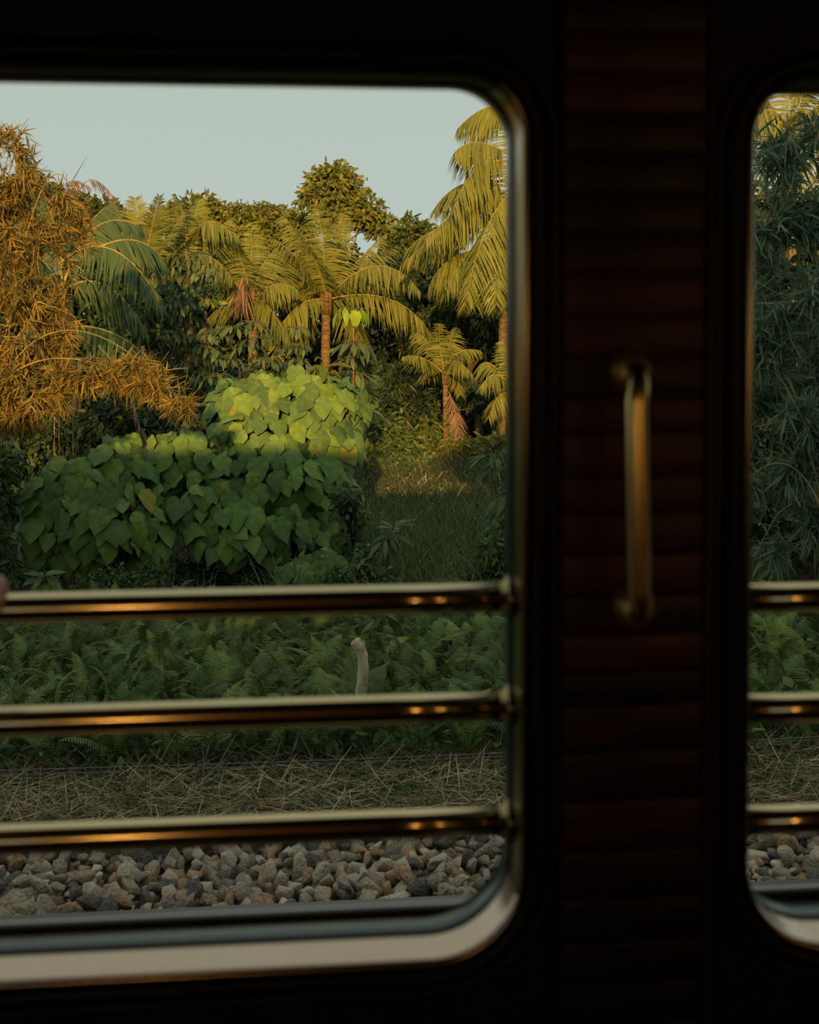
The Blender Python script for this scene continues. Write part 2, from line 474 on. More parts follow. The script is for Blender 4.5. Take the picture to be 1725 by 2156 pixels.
for i, w in enumerate((WIN1, WIN2)):
    root = tag(empty('window_%d' % (i + 1), (w[0], Y_IN, w[2])), ['wide open carriage window with rounded corners and brass lining', 'open carriage window at the right edge, mostly out of view'][i], kind='structure')
    mb = MB()
    prof = [(.0085, Y_IN + .004)] + [(.004 + .0045 * math.cos(a), Y_IN - .003 - .007 * math.sin(a)) for a in np.linspace(0, math.pi, 9)] + [(0, Y_IN + .012), (0, 1.242)]
    sweep(mb, w, prof, 'sill')
    mb.build('bronze_sill', M['bronze'], root, smooth=True)
    mb = MB(); sweep(mb, w, prof, 'jamb')
    mb.build('brass_jamb_lining', M['oldbrass'], root, smooth=True)
    mb = MB(); sweep(mb, w, prof, 'top')
    mb.build('top_lining', M['blackpaint'], root, smooth=True)
    mb = MB()
    sweep(mb, w, [(0.0, 1.242), (-.002, 1.243), (-.003, 1.246), (-.002, 1.262), (.0, Y_OUT - .004), (.006, Y_OUT + .006)])
    mb.build('outer_sill', M['tealpaint'], root, smooth=True)
    mb = MB()
    sweep(mb, w, [(.008, Y_IN + .004), (.008, Y_IN - .006), (.011, Y_IN - .012), (.018, Y_IN - .013), (.025, Y_IN - .009), (.028, Y_IN + .004)])
    mb.build('black_gasket', M['blackpaint'], root, smooth=True)
    mb = MB()
    sweep(mb, w, [(.028, Y_IN + .004), (.028, Y_IN - .004), (.030, Y_IN - .007), (.034, Y_IN - .007), (.036, Y_IN - .004), (.036, Y_IN + .004)])
    mb.build('wood_bead', M['wood'], root, smooth=True)

# mahogany pillar panel: two stiles and horizontal boards
xa, xb = at(1133, 1100, Y_IN).x, at(1532, 1100, Y_IN).x
xa = max(xa, XR1 + .0365); xb = min(xb, XL2 - .0365)
xs1, xs2 = at(1182, 1100, Y_IN).x, at(1482, 1100, Y_IN).x
for x0, x1 in ((xa, xs1), (xs2, xb)):
    mb = MB(); box(mb, (x0, Y_IN - .007, ZF + .02), (x1, Y_IN + .004, ZC - .02))
    bevel(mb.build('stile', M['wood'], wall_o, origin=((x0 + x1) / 2, Y_IN, 2)), .003)
pys = [2230, 2150, 2065, 1975, 1885, 1785, 1680, 1577, 1480, 1410, 1332, 1250, 1165, 1078, 1000, 910, 836, 750, 665, 580, 495, 410, 325, 240, 155, 70, -15]
zz = [at(1330, p, Y_IN).z for p in pys]
for a, b in zip(zz[:-1], zz[1:]):
    mb = MB(); box(mb, (xs1 + .001, Y_IN - .002 - random.random() * .0015, a + .001), (xs2 - .001, Y_IN + .004, b - .001))
    bevel(mb.build('board', M['wood'], wall_o, origin=((xs1 + xs2) / 2, Y_IN, (a + b) / 2)), .002)

# brass guard bars
def guard_bar(p0, p1, xe0, xe1, label, end_at):
    yb = 1.25
    a, b = at(*p0, yb), at(*p1, yb)
    f = lambda x: a + (b - a) * ((x - a.x) / (b.x - a.x))
    A, B = f(xe0), f(xe1)
    root = tag(empty('guard_bar', A), label, 'guard bar', 'brass guard bars across the windows')
    mb = MB(); tube(mb, [A + (B - A) * (k / 12) for k in range(13)], .0143, 24)
    mb.build('tube', M['brass'], root, smooth=True)
    for e, s in ((A, 1), (B, -1)):
        mb = MB()
        tube(mb, [e, e + Vector((s * .003, 0, 0)), e + Vector((s * .004, 0, 0)), e + Vector((s * .005, 0, 0)), e + Vector((s * .010, 0, 0))], [.021, .021, .020, .0155, .015], 24)
        mb.build('flange', M['oldbrass'], root, smooth=False)
WORDS = ['top', 'middle', 'bottom']
for k, (l0, l1, r0, r1) in enumerate(((1282, 1258, 1260, 1257), (1521, 1487, 1493, 1490), (1769, 1728, 1728, 1723))):
    guard_bar((0, l0), (1050, l1), WIN1[0] + .001, WIN1[1] - .001, '%s brass guard bar across the wide left window' % WORDS[k], 'r')
    guard_bar((1580, r0), (1725, r1), WIN2[0] + .001, WIN2[1] - .001, '%s brass guard bar across the right window beside the pillar' % WORDS[k], 'l')

# brass grab handle on the pillar
ht, hb = at(1327, 781, Y_IN - .012), at(1335, 1276, Y_IN - .012)
hroot = tag(empty('grab_handle', (hb.x, Y_IN - .002, hb.z)), 'upright brass grab handle screwed to the dark wooden pillar', 'handle')
for c in (ht, hb):
    mb = MB()
    yy = [Y_IN - .002, Y_IN - .006, Y_IN - .012, Y_IN - .019, Y_IN - .025, Y_IN - .029]
    tube(mb, [(c.x, y, c.z) for y in yy], [.0195, .0218, .0222, .0200, .0150, .010], 28)
    r = mb.build('rosette', M['satin'], hroot, smooth=True)
    for s in (-1, 1):
        mb = MB(); p = Vector((c.x + s * .0155, Y_IN - .0215, c.z))
        tube(mb, [p + Vector((0, .003, 0)), p, p + Vector((0, -.0012, 0))], [.0028, .0028, .0015], 10)
        mb.build('screw', M['handle'], r)
tt, tb = at(1340, 860, Y_IN - .06), at(1346, 1215, Y_IN - .06)
pts = []
for c, e, rev in ((ht, tt, False), (hb, tb, True)):
    seg = [Vector((c.x, Y_IN - .02, c.z)), Vector((c.x, Y_IN - .035, c.z))]
    s = 1 if rev else -1
    for k in range(9):
        a = math.radians(90 * k / 8)
        seg.append(Vector((c.x + (e.x - c.x) * k / 8, Y_IN - .035 - .025 * math.sin(a), c.z + s * .025 * (1 - math.cos(a)))))
    pts += seg if not rev else seg[::-1]
mb = MB(); tube(mb, pts, .0106, 24)
mb.build('tube', M['handle'], hroot, smooth=True)

# rest of the carriage shell around the camera
mb = MB(); box(mb, (-12, -1.5, ZF - .12), (14, Y_OUT, ZF)); tag(mb.build('floor', M['carpet']), 'dark carpeted carriage floor', kind='structure')
mb = MB(); box(mb, (-12, -1.5, ZC), (14, Y_OUT, ZC + .05)); tag(mb.build('ceiling', M['ceil']), 'dark carriage ceiling above the windows', kind='structure')
mb = MB()
arc = [(-1.62, ZC - .08)] + [(-.12 + 1.5 * math.cos(a), ZC + .1 + .68 * math.sin(a)) for a in np.linspace(math.pi, 0, 15)] + [(1.40, ZC - .08)]
v = [(x, y, z) for x in (-14, 16) for y, z in arc]
n = len(arc)
mb.add(v, [(j, j + 1, n + j + 1, n + j) for j in range(n - 1)] + [(0, n, 2 * n - 1, n - 1)])
mb.add(v, None, [(0, j, j + 1) for j in range(1, n - 1)] + [(n, n + j + 1, n + j) for j in range(1, n - 1)])
tag(mb.build('roof', M['roof'], smooth=False), 'curved carriage roof', kind='structure')
mb = MB()
for x0, x1, z0, z1 in ((-12, -3.2, ZF, ZC), (-3.2, -.72, ZF, 2.02), (-3.2, -.72, 2.62, ZC), (-.72, 14, ZF, ZC)):
    box(mb, (x0, -1.5, z0), (x1, -1.42, z1))
tag(mb.build('wall_back', M['wood']), 'mahogany carriage wall behind the viewer with one open window', kind='structure')
for nme, x in (('wall_left', -4.6), ('wall_right', 4.6)):
    mb = MB(); box(mb, (x - .04, -1.42, ZF), (x + .04, Y_IN, ZC)); tag(mb.build(nme, M['wood']), 'mahogany partition at the %s end of the carriage' % nme[5:], kind='structure')
mb = MB(); box(mb, (-12, -1.3, -.05), (14, 1.1, ZF - .12))
tag(mb.build('underframe', M['blackpaint']), 'black underframe below the carriage floor', 'underframe')

# wall lamps behind the viewer
gl, t_, b_ = mat('warm_lamp_glass')
b_.inputs['Emission Color'].default_value = (1, .55, .16, 1); b_.inputs['Emission Strength'].default_value = 34; b_.inputs['Base Color'].default_value = (.8, .6, .35, 1)
for lx, lab in ((-.46, 'small brass wall lamp with warm glass, beside the back window'), (1.5, 'small brass wall lamp with warm glass, middle of the back wall'), (2.8, 'small brass wall lamp with warm glass, far along the back wall')):
    root = tag(empty('wall_lamp', (lx, -1.42, 2.3)), lab, 'lamp', 'brass wall lamps on the back wall')
    mb = MB(); tube(mb, [(lx, -1.42, 2.3), (lx, -1.405, 2.3), (lx, -1.40, 2.3)], [.045, .045, .03], 20); mb.build('back_plate', M['brass'], root, smooth=True)
    mb = MB(); tube(mb, [(lx, -1.40, 2.3), (lx, -1.35, 2.29), (lx, -1.32, 2.31), (lx, -1.32, 2.34)], .008, 10); mb.build('arm', M['brass'], root, smooth=True)
    mb = MB(); tube(mb, [(lx, -1.32, 2.34), (lx, -1.32, 2.36), (lx, -1.32, 2.44), (lx, -1.32, 2.46)], [.03, .045, .06, .05], 20); mb.build('shade', gl, root, smooth=True)

# ------------------------------------------------------------------ track and ballast
RY = at_z(1030, 1890, 0).y
prof = [(-.036, 0), (.036, 0), (.037, -.02), (.034, -.036), (.009, -.046), (.008, -.125), (.02, -.14), (.062, -.15), (.062, -.16), (-.062, -.16), (-.062, -.15), (-.02, -.14), (-.008, -.125), (-.009, -.046), (-.034, -.036), (-.037, -.02)]
root = tag(empty('track_rail', (-8, RY, -.16)), 'worn steel rail of the neighbouring track in front of the ballast', 'rail')
n = len(prof)
for nme, ids, m in (('rail_head', [15, 0, 1, 2], 'steel'), ('rail_web', [2, 3, 4, 5, 6, 7, 8, 9, 10, 11, 12, 13, 14, 15], 'rust')):
    mb = MB(); k = len(ids)
    v = [(x, RY + prof[i][0], prof[i][1]) for x in (-8, 12) for i in ids]
    mb.add(v, [(j, j + 1, k + j + 1, k + j) for j in range(k - 1)])
    mb.build(nme, M[m], root)

def hull_stone(seed):
    r = np.random.default_rng(seed)
    p = unit(r.normal(size=(12, 3))) * r.uniform(.85, 1.08, (12, 1)) * np.array([1, r.uniform(.65, .95), r.uniform(.55, .85)])
    bm = bmesh.new()
    for c in p: bm.verts.new(c)
    bmesh.ops.convex_hull(bm, input=bm.verts)
    for v_ in [v_ for v_ in bm.verts if not v_.link_faces]: bm.verts.remove(v_)
    bmesh.ops.bevel(bm, geom=[e for e in bm.edges if e.calc_face_angle(0) > .8], offset=.035, segments=1, affect='EDGES', clamp_overlap=True)
    bmesh.ops.triangulate(bm, faces=bm.faces)
    vs = np.array([v_.co[:] for v_ in bm.verts]); ts = np.array([[v_.index for v_ in f.verts] for f in bm.faces if True])
    bm.verts.index_update()
    ts = np.array([[v_.index for v_ in f.verts] for f in bm.faces])
    bm.free()
    return vs, ts
stones = [hull_stone(100 + i) for i in range(14)]
def rot_rand(r):
    q = unit(r.normal(size=4)); w, x, y, z = q
    return np.array([[1 - 2 * (y * y + z * z), 2 * (x * y - z * w), 2 * (x * z + y * w)], [2 * (x * y + z * w), 1 - 2 * (x * x + z * z), 2 * (y * z - x * w)], [2 * (x * z - y * w), 2 * (y * z + x * w), 1 - 2 * (x * x + y * y)]])
def build_ballast():
    r = np.random.default_rng(4)
    items = []
    for layer, (dz, keep) in enumerate(((-.055, 1), (0, 1), (.03, .45))):
        y = RY + .09
        while y < 6.38:
            x = -2.6 + r.random() * .05
            while x < 4.6:
                if r.random() < keep:
                    s = .052 * r.lognormal(0, .25)
                    items.append((x + r.normal() * .012, y + r.normal() * .012, -.15 - (y - RY) * .06 + dz + s * .4 + r.normal() * .008, s, layer))
                x += .086
            y += .078
    P = np.array([i[:3] for i in items]); px = proj(P)
    vis = ((px[:, 0] > -20) & (px[:, 0] < 1085) | (px[:, 0] > 1565) & (px[:, 0] < 1745)) & (px[:, 1] > 1735)
    score = np.array([i[3] / i[1] * (1 + .35 * i[4]) for i in items]) * vis
    top = set(np.argsort(-score)[:300].tolist())
    bed = [MB() for _ in STONE]
    meshes = []
    for k, (vs, ts) in enumerate(stones):
        meshes.append([MB().add(vs, None, ts, 0.0).mesh('ballast_stone', sm) for sm in STONE_M])
    for i, (x, y, z, s, l) in enumerate(items):
        k = int(r.integers(len(stones))); R = rot_rand(r); ci = int(r.choice(4, p=[.30, .20, .36, .14]))
        R = np.diag([1, 1, .85]) @ R
        if i in top:
            o = bpy.data.objects.new('ballast_stone', meshes[k][ci])
            COL.objects.link(o)
            mt = Matrix(R.tolist()).to_4x4() @ Matrix.Diagonal((s, s, s, 1))
            q = Matrix(rot_rand(r).tolist()).to_quaternion()
            o.rotation_mode = 'QUATERNION'; o.rotation_quaternion = q
            o.scale = (s, s, s * .9); o.location = (x, y, z)
            u = proj((x, y, z))
            tag(o, '%s %s ballast stone %s, %s' % ('big' if s > .064 else 'small' if s < .05 else 'mid-sized', STONE[ci][0], 'close behind the rail' if y < RY + .35 else 'on top of the shoulder' if y < RY + .68 else 'at the back under the bottom bar', 'in the right window' if u[0] > 1300 else 'near the pillar' if u[0] > 720 else 'in mid-window' if u[0] > 360 else 'at the left edge'), 'stone', 'ballast stones beside the track')
        else:
            bed[ci].add(stones[k][0] @ R.T * s + np.array([x, y, z]), None, stones[k][1], r.random())
    root = tag(empty('ballast_bed', (0, RY, -.25)), 'deep bed of crushed granite ballast beside the rail', 'ballast', kind='stuff')
    for b, sm in zip(bed, STONE_M): tag(b.build('stones', sm, root), kind='stuff')
build_ballast()

# ------------------------------------------------------------------ vegetation builders
DOWN = np.array([0, 0, -1.0])
def rand_dirs(n, r=RNG):
    return unit(r.normal(size=(n, 3)))

def frond(name, parent, a, m, b, lam=.75, nl=62, w=.05, hang=.9, fwd=.35, matn='palm', stalk=.14, rib=.022, droop=.35, vs=(0, 1)):
    """one pinnate palm frond: rib from a through m to b, leaflets both sides hanging"""
    C = qbez(a, m, b, nl + 1)
    T = unit(np.gradient(C, axis=0))
    root = MB()
    tube(root, C[::4], np.linspace(rib, rib * .2, len(C[::4])), 5)
    up = np.array([0, 0, 1.0])
    side = np.cross(T, up)
    bad = np.linalg.norm(side, axis=1) < .25
    side[bad] += np.array([1.0, 0, 0]) * .4
    side = unit(side)
    t = np.linspace(0, 1, nl + 1)
    lf = MB()
    sel = t > stalk
    tt = (t[sel] - stalk) / (1 - stalk)
    prof = np.clip(.45 + 1.4 * tt, 0, 1) * np.clip(1.25 - .95 * tt ** 1.6, .2, 1)
    for s in (-1, 1):
        n = sel.sum()
        h = hang * RNG.uniform(.75, 1.25, n)
        # the hang only acts as far as the rib is not vertical
        lie = np.sqrt(np.clip(1 - T[sel][:, 2] ** 2, 0.05, 1))
        D = side[sel] * s * (.8 + .2 * RNG.random((n, 1))) + T[sel] * (fwd + .35 * tt[:, None] ** 2 + .08 * RNG.normal(size=(n, 1))) + DOWN * (h * lie)[:, None]
        D = unit(D)
        Wd = unit(np.cross(D, np.cross(D, T[sel])) + .25 * RNG.normal(size=(n, 3)))
        L = lam * prof * RNG.uniform(.88, 1.1, n)
        bend = DOWN[None] * (droop * RNG.uniform(.6, 1.4, n))[:, None] + .06 * RNG.normal(size=(n, 3))
        ribbons(lf, C[sel], D, Wd, L, w * (.6 + .4 * prof), (0, .25, .65, 1), (.5, 1, .75, .05), bend, np.clip(RNG.normal(.5, .2, n) * (vs[1] - vs[0]) + vs[0], 0, 1))
    o = lf.build(name, M[matn], parent)
    root.build('rib', M['rachis'] if matn != 'dead' else M['dead'], o)
    return o

def palm(name, label, Y, base, crown, fr, trunk_r=.13, lam=.75, matn='palm', w=.05, nl=62, hang=.9, group='palms at the forest edge', sheath=True, lean=0, trunk=True, **kw):
    """fr: list of (mid px, tip px, dY mid, dY tip[, start px]); pixels placed at depth Y + dY"""
    B = at(base[0], base[1], Y); B.z = float(gz(Y)) - .05
    root = tag(empty(name, B), label, 'palm tree', group)
    Cn = at(crown[0], crown[1], Y)
    if trunk:
        pts = qbez(B, (V(B) + V(Cn)) / 2 + np.array([lean, 0, 0]), Cn, 26)
        rr = np.array([trunk_r * (1 + .9 * math.exp(-i * .9) + (.06 if i % 2 else -.02)) for i in range(26)]) * np.linspace(1, .8, 26)
        mb = MB(); tube(mb, pts, rr, 14); mb.build('trunk', M['bark' if name == 'oil_palm' else 'palmtrunk'], root, smooth=False)
    if sheath and name != 'oil_palm':
        mb = MB()
        for k in range(7):
            a = k * 2.4
            e = V(Cn) + np.array([math.cos(a) * trunk_r * 1.6, math.sin(a) * trunk_r * 1.6, trunk_r * 4.5])
            tube(mb, [V(Cn) + DOWN * trunk_r * 1.5 + np.array([math.cos(a), math.sin(a), 0]) * trunk_r * .5, V(Cn) * .5 + e * .5, e], [trunk_r * .6, trunk_r * .5, trunk_r * .18], 6)
        mb.build('crown_shaft', M['palmtrunk'], root, smooth=True)
    for f in fr:
        mpx, tpx, dm, dt = f[:4]
        st = at(f[4][0], f[4][1], Y + dm * .3) if len(f) > 4 else Cn + Vector((0, 0, trunk_r * 1.2))
        frond('frond', root, st, at(mpx[0], mpx[1], Y + dm), at(tpx[0], tpx[1], Y + dt), lam, nl, w, hang, matn=matn, **kw)
    return root

def blob_leaves(mb, c, r, n, L, w, squash=.85, bias=.3, out=.75, drop=.4, var=(0, 1), wx=(.12, 1, .75, .05)):
    d = rand_dirs(n)
    rad = RNG.random(n) ** bias
    R = np.array([r, r * .9, r * squash]) if np.isscalar(r) else np.asarray(r)
    # lumpy surface
    lump = 1 + .18 * np.sin(d[:, 0] * 5 + c[0] * 7) * np.sin(d[:, 2] * 6 + c[2] * 5) + .12 * np.sin(d[:, 1] * 9 + c[0])
    P = V(c) + d * R * (rad * lump)[:, None]
    D = unit(d * out + rand_dirs(n) * .75 + DOWN * drop)
    Wd = unit(np.cross(D, rand_dirs(n)))
    ribbons(mb, P, D, Wd, L * RNG.uniform(.65, 1.25, n), w * RNG.uniform(.7, 1.2, n), (0, .3, .7, 1), wx, DOWN[None] * RNG.uniform(0, .3, n)[:, None], np.clip(RNG.normal(sum(var) / 2, (var[1] - var[0]) * .28, n), 0, 1))

def tree(name, label, Y, trunk_px, blobs, L=.2, w=.09, matn='tree', dens=3.2, cat='tree', group=None, trunk_r=.1, **kw):
    """blobs: (px, py, radius px, dY)"""
    B = at(trunk_px, 900, Y); B.z = float(gz(Y)) - .05
    root = tag(empty(name, B), label, cat, group)
    mb, tr = MB(), MB()
    top = max((at(b[0], b[1], Y + b[3]) for b in blobs), key=lambda p: p.z)
    tube(tr, qbez(B, (V(B) + V(top)) / 2 + np.array([.1, 0, 0]), top, 9), np.linspace(trunk_r, trunk_r * .35, 9), 7)
    for b in blobs:
        Yb = Y + b[3]
        c = at(b[0], b[1], Yb); r = b[2] / ppm(Yb)
        n = int(dens * 4 * r * r * 3.0 / (L * w * .65))
        blob_leaves(mb, c, r, max(n, 40), L, w, **kw)
        k = V(B) + (V(top) - V(B)) * RNG.uniform(.35, .75)
        tube(tr, qbez(k, (k + V(c)) / 2 + np.array([0, 0, .1]), c, 5), np.linspace(trunk_r * .4, trunk_r * .1, 5), 5)
    tr.build('trunk', M['bark'], root, smooth=True)
    mb.build('foliage', M[matn], root)
    return root

# ------------------------------------------------------------------ far forest
FG = 'forest trees behind the palms'
tree('broadleaf_tree', 'tallest round-topped broadleaf tree standing against the sky', 44, 705, [(690, 385, 48, 0), (735, 405, 42, .5), (660, 415, 34, -.5), (765, 440, 38, 0), (795, 470, 34, .3), (710, 450, 50, 0), (715, 365, 28, 0), (840, 500, 26, .4)], .24, .12, 'tree_light', 2.0, group=FG, bias=.55)
tree('broadleaf_tree', 'low dark broadleaf tree between the tall tree and right palm', 43, 870, [(862, 485, 34, 0), (900, 500, 34, .4), (840, 525, 40, 0), (885, 545, 50, 0), (930, 520, 40, .6)], .26, .13, 'tree', 2.4, group=FG, bias=.5)
tree('broadleaf_tree', 'feathery brown-green tree left of the tallest tree', 46, 545, [(500, 455, 32, 0), (545, 458, 38, 0), (590, 462, 36, .5), (625, 470, 34, 0), (560, 500, 55, 0), (620, 510, 50, 0), (520, 510, 40, .3)], .24, .08, 'tree_light', 2.2, group=FG, bias=.55)
tree('broadleaf_tree', 'pale-leaved tree top behind the left palm crowns', 46, 420, [(395, 440, 30, 0), (430, 432, 30, 0), (455, 450, 32, .3), (360, 460, 34, 0), (420, 480, 50, 0), (470, 500, 45, 0)], .26, .12, 'tree_light', 2.2, group=FG, bias=.5)
tree('broadleaf_tree', 'tree top at far left showing behind golden bamboo', 44, 200, [(170, 440, 40, 0), (215, 450, 40, 0), (255, 470, 36, 0), (120, 430, 45, .3), (300, 490, 40, 0), (60, 420, 60, 0), (200, 520, 70, 0)], .26, .10, 'tree', 2.2, group=FG, bias=.5)
dark = [('far left behind the golden bamboo', 60, [(20, 560, 110, 0), (130, 600, 110, .5), (0, 720, 130, 0), (140, 760, 130, 0), (60, 880, 130, 0), (230, 900, 110, -.5)]),
        ('behind the left palm crowns', 320, [(260, 600, 100, 0), (370, 600, 100, .5), (300, 740, 120, 0), (420, 740, 110, 0), (340, 880, 120, 0), (450, 880, 110, -.5), (430, 560, 70, 0)]),
        ('behind the central palm trunk', 620, [(520, 620, 100, 0), (640, 600, 100, .5), (740, 600, 90, 0), (580, 760, 110, .6), (720, 760, 110, .6), (600, 890, 120, 0), (740, 890, 110, 0)]),
        ('behind the small right palm', 900, [(830, 620, 95, 0), (930, 620, 95, .5), (1030, 620, 90, 0), (850, 770, 110, .8), (980, 770, 110, .8), (860, 890, 90, .3), (1000, 890, 90, .3), (1090, 880, 100, 0)]),
        ('hidden mostly by the pillar', 1260, [(1150, 560, 120, 0), (1270, 560, 130, .5), (1390, 580, 130, 0), (1180, 740, 130, 0), (1330, 760, 140, 0), (1200, 890, 120, 0), (1370, 890, 120, 0)]),
        ('behind the bamboo in the right window', 1640, [(1510, 520, 130, 0), (1640, 480, 140, .5), (1770, 520, 140, 0), (1540, 700, 140, 0), (1690, 700, 150, 0), (1560, 880, 130, 0), (1720, 880, 130, 0), (1850, 700, 150, 0)])]
for lab, tpx, bl in dark:
    tree('understory_tree', 'shade-darkened dense understory tree ' + lab, 41, tpx, bl, .34, .15, 'tree_dark', 1.7, group='dense understory trees', bias=.5)
# sunlit orange-green foliage around the right palm trunk
tree('mango_tree', 'sunlit leafy tree behind the tall right palm trunk', 38, 1010, [(960, 640, 45, .5), (1015, 650, 50, 0), (900, 680, 45, .6), (1040, 720, 45, .3), (870, 720, 36, .8), (990, 720, 36, .8), (1090, 660, 60, 0), (1130, 760, 80, 0)], .30, .075, 'tree', 1.5, group=FG, bias=.6)
tree('mango_tree', 'long-leaved shade-darkened tree between the sapling and small palm', 36, 860, [(840, 800, 45, 0), (880, 850, 45, .2), (820, 860, 40, 0), (1000, 830, 36, .5), (1030, 860, 30, .3)], .26, .06, 'tree_dark', 1.2, group=FG, bias=.6)  # dark leaf colour stands for the shade of nearer plants

tree('understory_tree', 'shaded leafy small tree between the golden bamboo and sheathed palm', 23, 400, [(290, 640, 50, 0), (300, 700, 46, .2), (245, 700, 46, .3), (380, 640, 46, 0), (430, 620, 36, .3), (350, 700, 50, .2), (420, 720, 50, .4), (330, 780, 55, .4), (410, 810, 60, .2), (470, 830, 50, 0), (300, 850, 60, .3)], .17, .075, 'shrub', .75, group='dense understory trees', bias=.6)
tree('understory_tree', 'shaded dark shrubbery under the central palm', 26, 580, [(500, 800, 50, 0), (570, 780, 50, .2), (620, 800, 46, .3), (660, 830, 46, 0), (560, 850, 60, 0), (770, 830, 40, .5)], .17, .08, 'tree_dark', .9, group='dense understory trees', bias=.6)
# ------------------------------------------------------------------ palms
palm('coconut_palm', 'central coconut palm with one tall upright frond and arching sides', 36, (683, 905), (687, 645), [
    ((682, 535), (668, 432), -.3, -.6), ((700, 545), (722, 450), .3, .8), ((640, 560), (583, 505), -.2, -.4), ((625, 590), (560, 560), .6, 1.0),
    ((790, 560), (884, 612), -.6, -1.2), ((815, 628), (905, 700), -.4, -.8), ((632, 642), (578, 705), -.6, -1.0), ((745, 560), (800, 500), .4, .9), ((745, 590), (830, 520), .6, 1.3), ((655, 545), (600, 455), .5, 1.2),
    ((645, 655), (620, 740), .3, .6), ((730, 650), (770, 745), .6, 1.0), ((610, 600), (540, 640), .5, .8), ((668, 560), (625, 480), -.6, -.9)], .15, .92, nl=70, hang=.75)
palm('coconut_palm', 'coconut palm with a hanging brown sheath left of the central palm', 35, (532, 900), (533, 660), [
    ((515, 570), (488, 500), -.3, -.8), ((548, 570), (585, 520), .2, .6), ((500, 600), (440, 560), -.3, -.4), ((575, 600), (625, 610), -.2, -.4), ((560, 640), (610, 720), -.3, -.6),
    ((490, 630), (430, 680), .2, .4), ((530, 560), (530, 470), .4, .9), ((505, 560), (470, 480), .5, 1.0), ((575, 570), (630, 530), .5, 1.0), ((480, 600), (410, 610), .4, .8), ((560, 660), (585, 750), .4, .6)], .15, .85, nl=60, hang=.7)
palm('coconut_palm', 'small young coconut palm beside a reddish dead frond', 34, (940, 936), (938, 800), [
    ((928, 740), (925, 682), -.2, -.6), ((905, 725), (872, 700), .2, .5), ((893, 755), (848, 752), -.2, -.5), ((962, 745), (1010, 738), -.1, -.2), ((958, 760), (995, 790), -.3, -.6),
    ((915, 770), (880, 800), .3, .6), ((945, 735), (958, 690), .3, .7), ((955, 785), (970, 830), .4, .6)], .085, .55, w=.04, nl=48, hang=.6, sheath=True)
palm('coconut_palm', 'tall coconut palm at the pillar with a golden trunk', 33, (1062, 955), (1062, 610), [
    ((1010, 300), (958, 320), -.3, -.6, (1080, 330)), ((1030, 225), (965, 270), .2, .4, (1090, 240)), ((1010, 350), (955, 445), -.6, -1.0, (1085, 350)), ((985, 385), (915, 440), .6, 1.2, (1085, 400)), ((990, 425), (895, 505), -.4, -1.0, (1080, 385)),
    ((975, 455), (845, 560), .2, .2, (1075, 420)), ((1025, 480), (980, 640), -.8, -1.4, (1085, 400)), ((960, 540), (905, 600), .3, .4, (1060, 520)), ((1050, 500), (1045, 640), -.9, -1.5, (1095, 440)), ((1000, 520), (940, 610), -.2, -.4, (1075, 500)),
    ((1140, 400), (1230, 480), -.3, -.6), ((1130, 480), (1190, 620), -.4, -.8), ((1110, 330), (1160, 260), .3, .8), ((1080, 350), (1090, 220), -.2, .2), ((1040, 400), (1000, 360), .6, 1.5), ((930, 480), (855, 530), .9, 1.4, (1050, 470)), ((1150, 350), (1250, 380), .4, .8), ((1015, 560), (1000, 640), -.3, -.5, (1065, 500)), ((1075, 560), (1070, 640), -.5, -.8, (1080, 470))], .17, 1.05, nl=72, hang=1.25)
palm('coconut_palm', 'low palm half hidden at the left edge of the pillar', 31, (1085, 945), (1085, 850), [
    ((1050, 790), (1012, 815), -.2, -.4), ((1040, 770), (1005, 775), .2, .4), ((1075, 770), (1060, 720), .1, .3), ((1110, 780), (1150, 800), 0, 0), ((1095, 760), (1110, 700), .3, .6), ((1055, 830), (1030, 880), -.3, -.5)], .09, .6, w=.04, nl=48, hang=.6)
palm('coconut_palm', 'tall palm with an orange trunk top behind the right bamboo', 30, (1668, 960), (1665, 330), [
    ((1690, 230), (1720, 300), -.3, -.6), ((1740, 220), (1830, 330), -.3, -.6), ((1620, 230), (1560, 330), -.3, -.6), ((1660, 190), (1650, 80), .2, .6), ((1700, 170), (1760, 90), .2, .6), ((1600, 200), (1500, 240), .2, .6), ((1690, 260), (1700, 420), -.6, -.9), ((1640, 260), (1610, 400), -.6, -.9), ((1760, 260), (1850, 420), .2, .5)], .16, 1.0, nl=64, hang=1.1)
palm('oil_palm', 'dark oil palm with long drooping fronds behind the golden bamboo', 19, (150, 1000), (130, 650), [
    ((235, 525), (345, 650), -.5, -.9, (120, 560)), ((245, 705), (345, 800), -.6, -1.0, (120, 690)), ((265, 505), (348, 552), .3, .5, (150, 560)), ((200, 480), (300, 480), .5, .8), ((60, 540), (-20, 640), -.2, -.3), ((170, 500), (230, 430), .6, 1.0),
    ((220, 600), (310, 700), .2, .2), ((60, 680), (-20, 800), 0, 0), ((120, 490), (80, 400), .3, .6)], .2, .62, 'palm_dark', .048, 62, 1.0, trunk=True)
palm('oil_palm', 'upright palm crown below the skyline left of centre', 33, (300, 900), (300, 590), [
    ((293, 500), (285, 418), 0, 0), ((315, 500), (335, 415), -.3, -.5), ((270, 510), (240, 430), .3, .5), ((250, 530), (200, 470), -.3, -.4), ((340, 520), (385, 450), .2, .4), ((350, 545), (400, 500), -.3, -.5), ((255, 560), (200, 540), 0, 0)], .15, .75, 'palm', .05, 56, .35, droop=.2, group='palms at the forest edge')
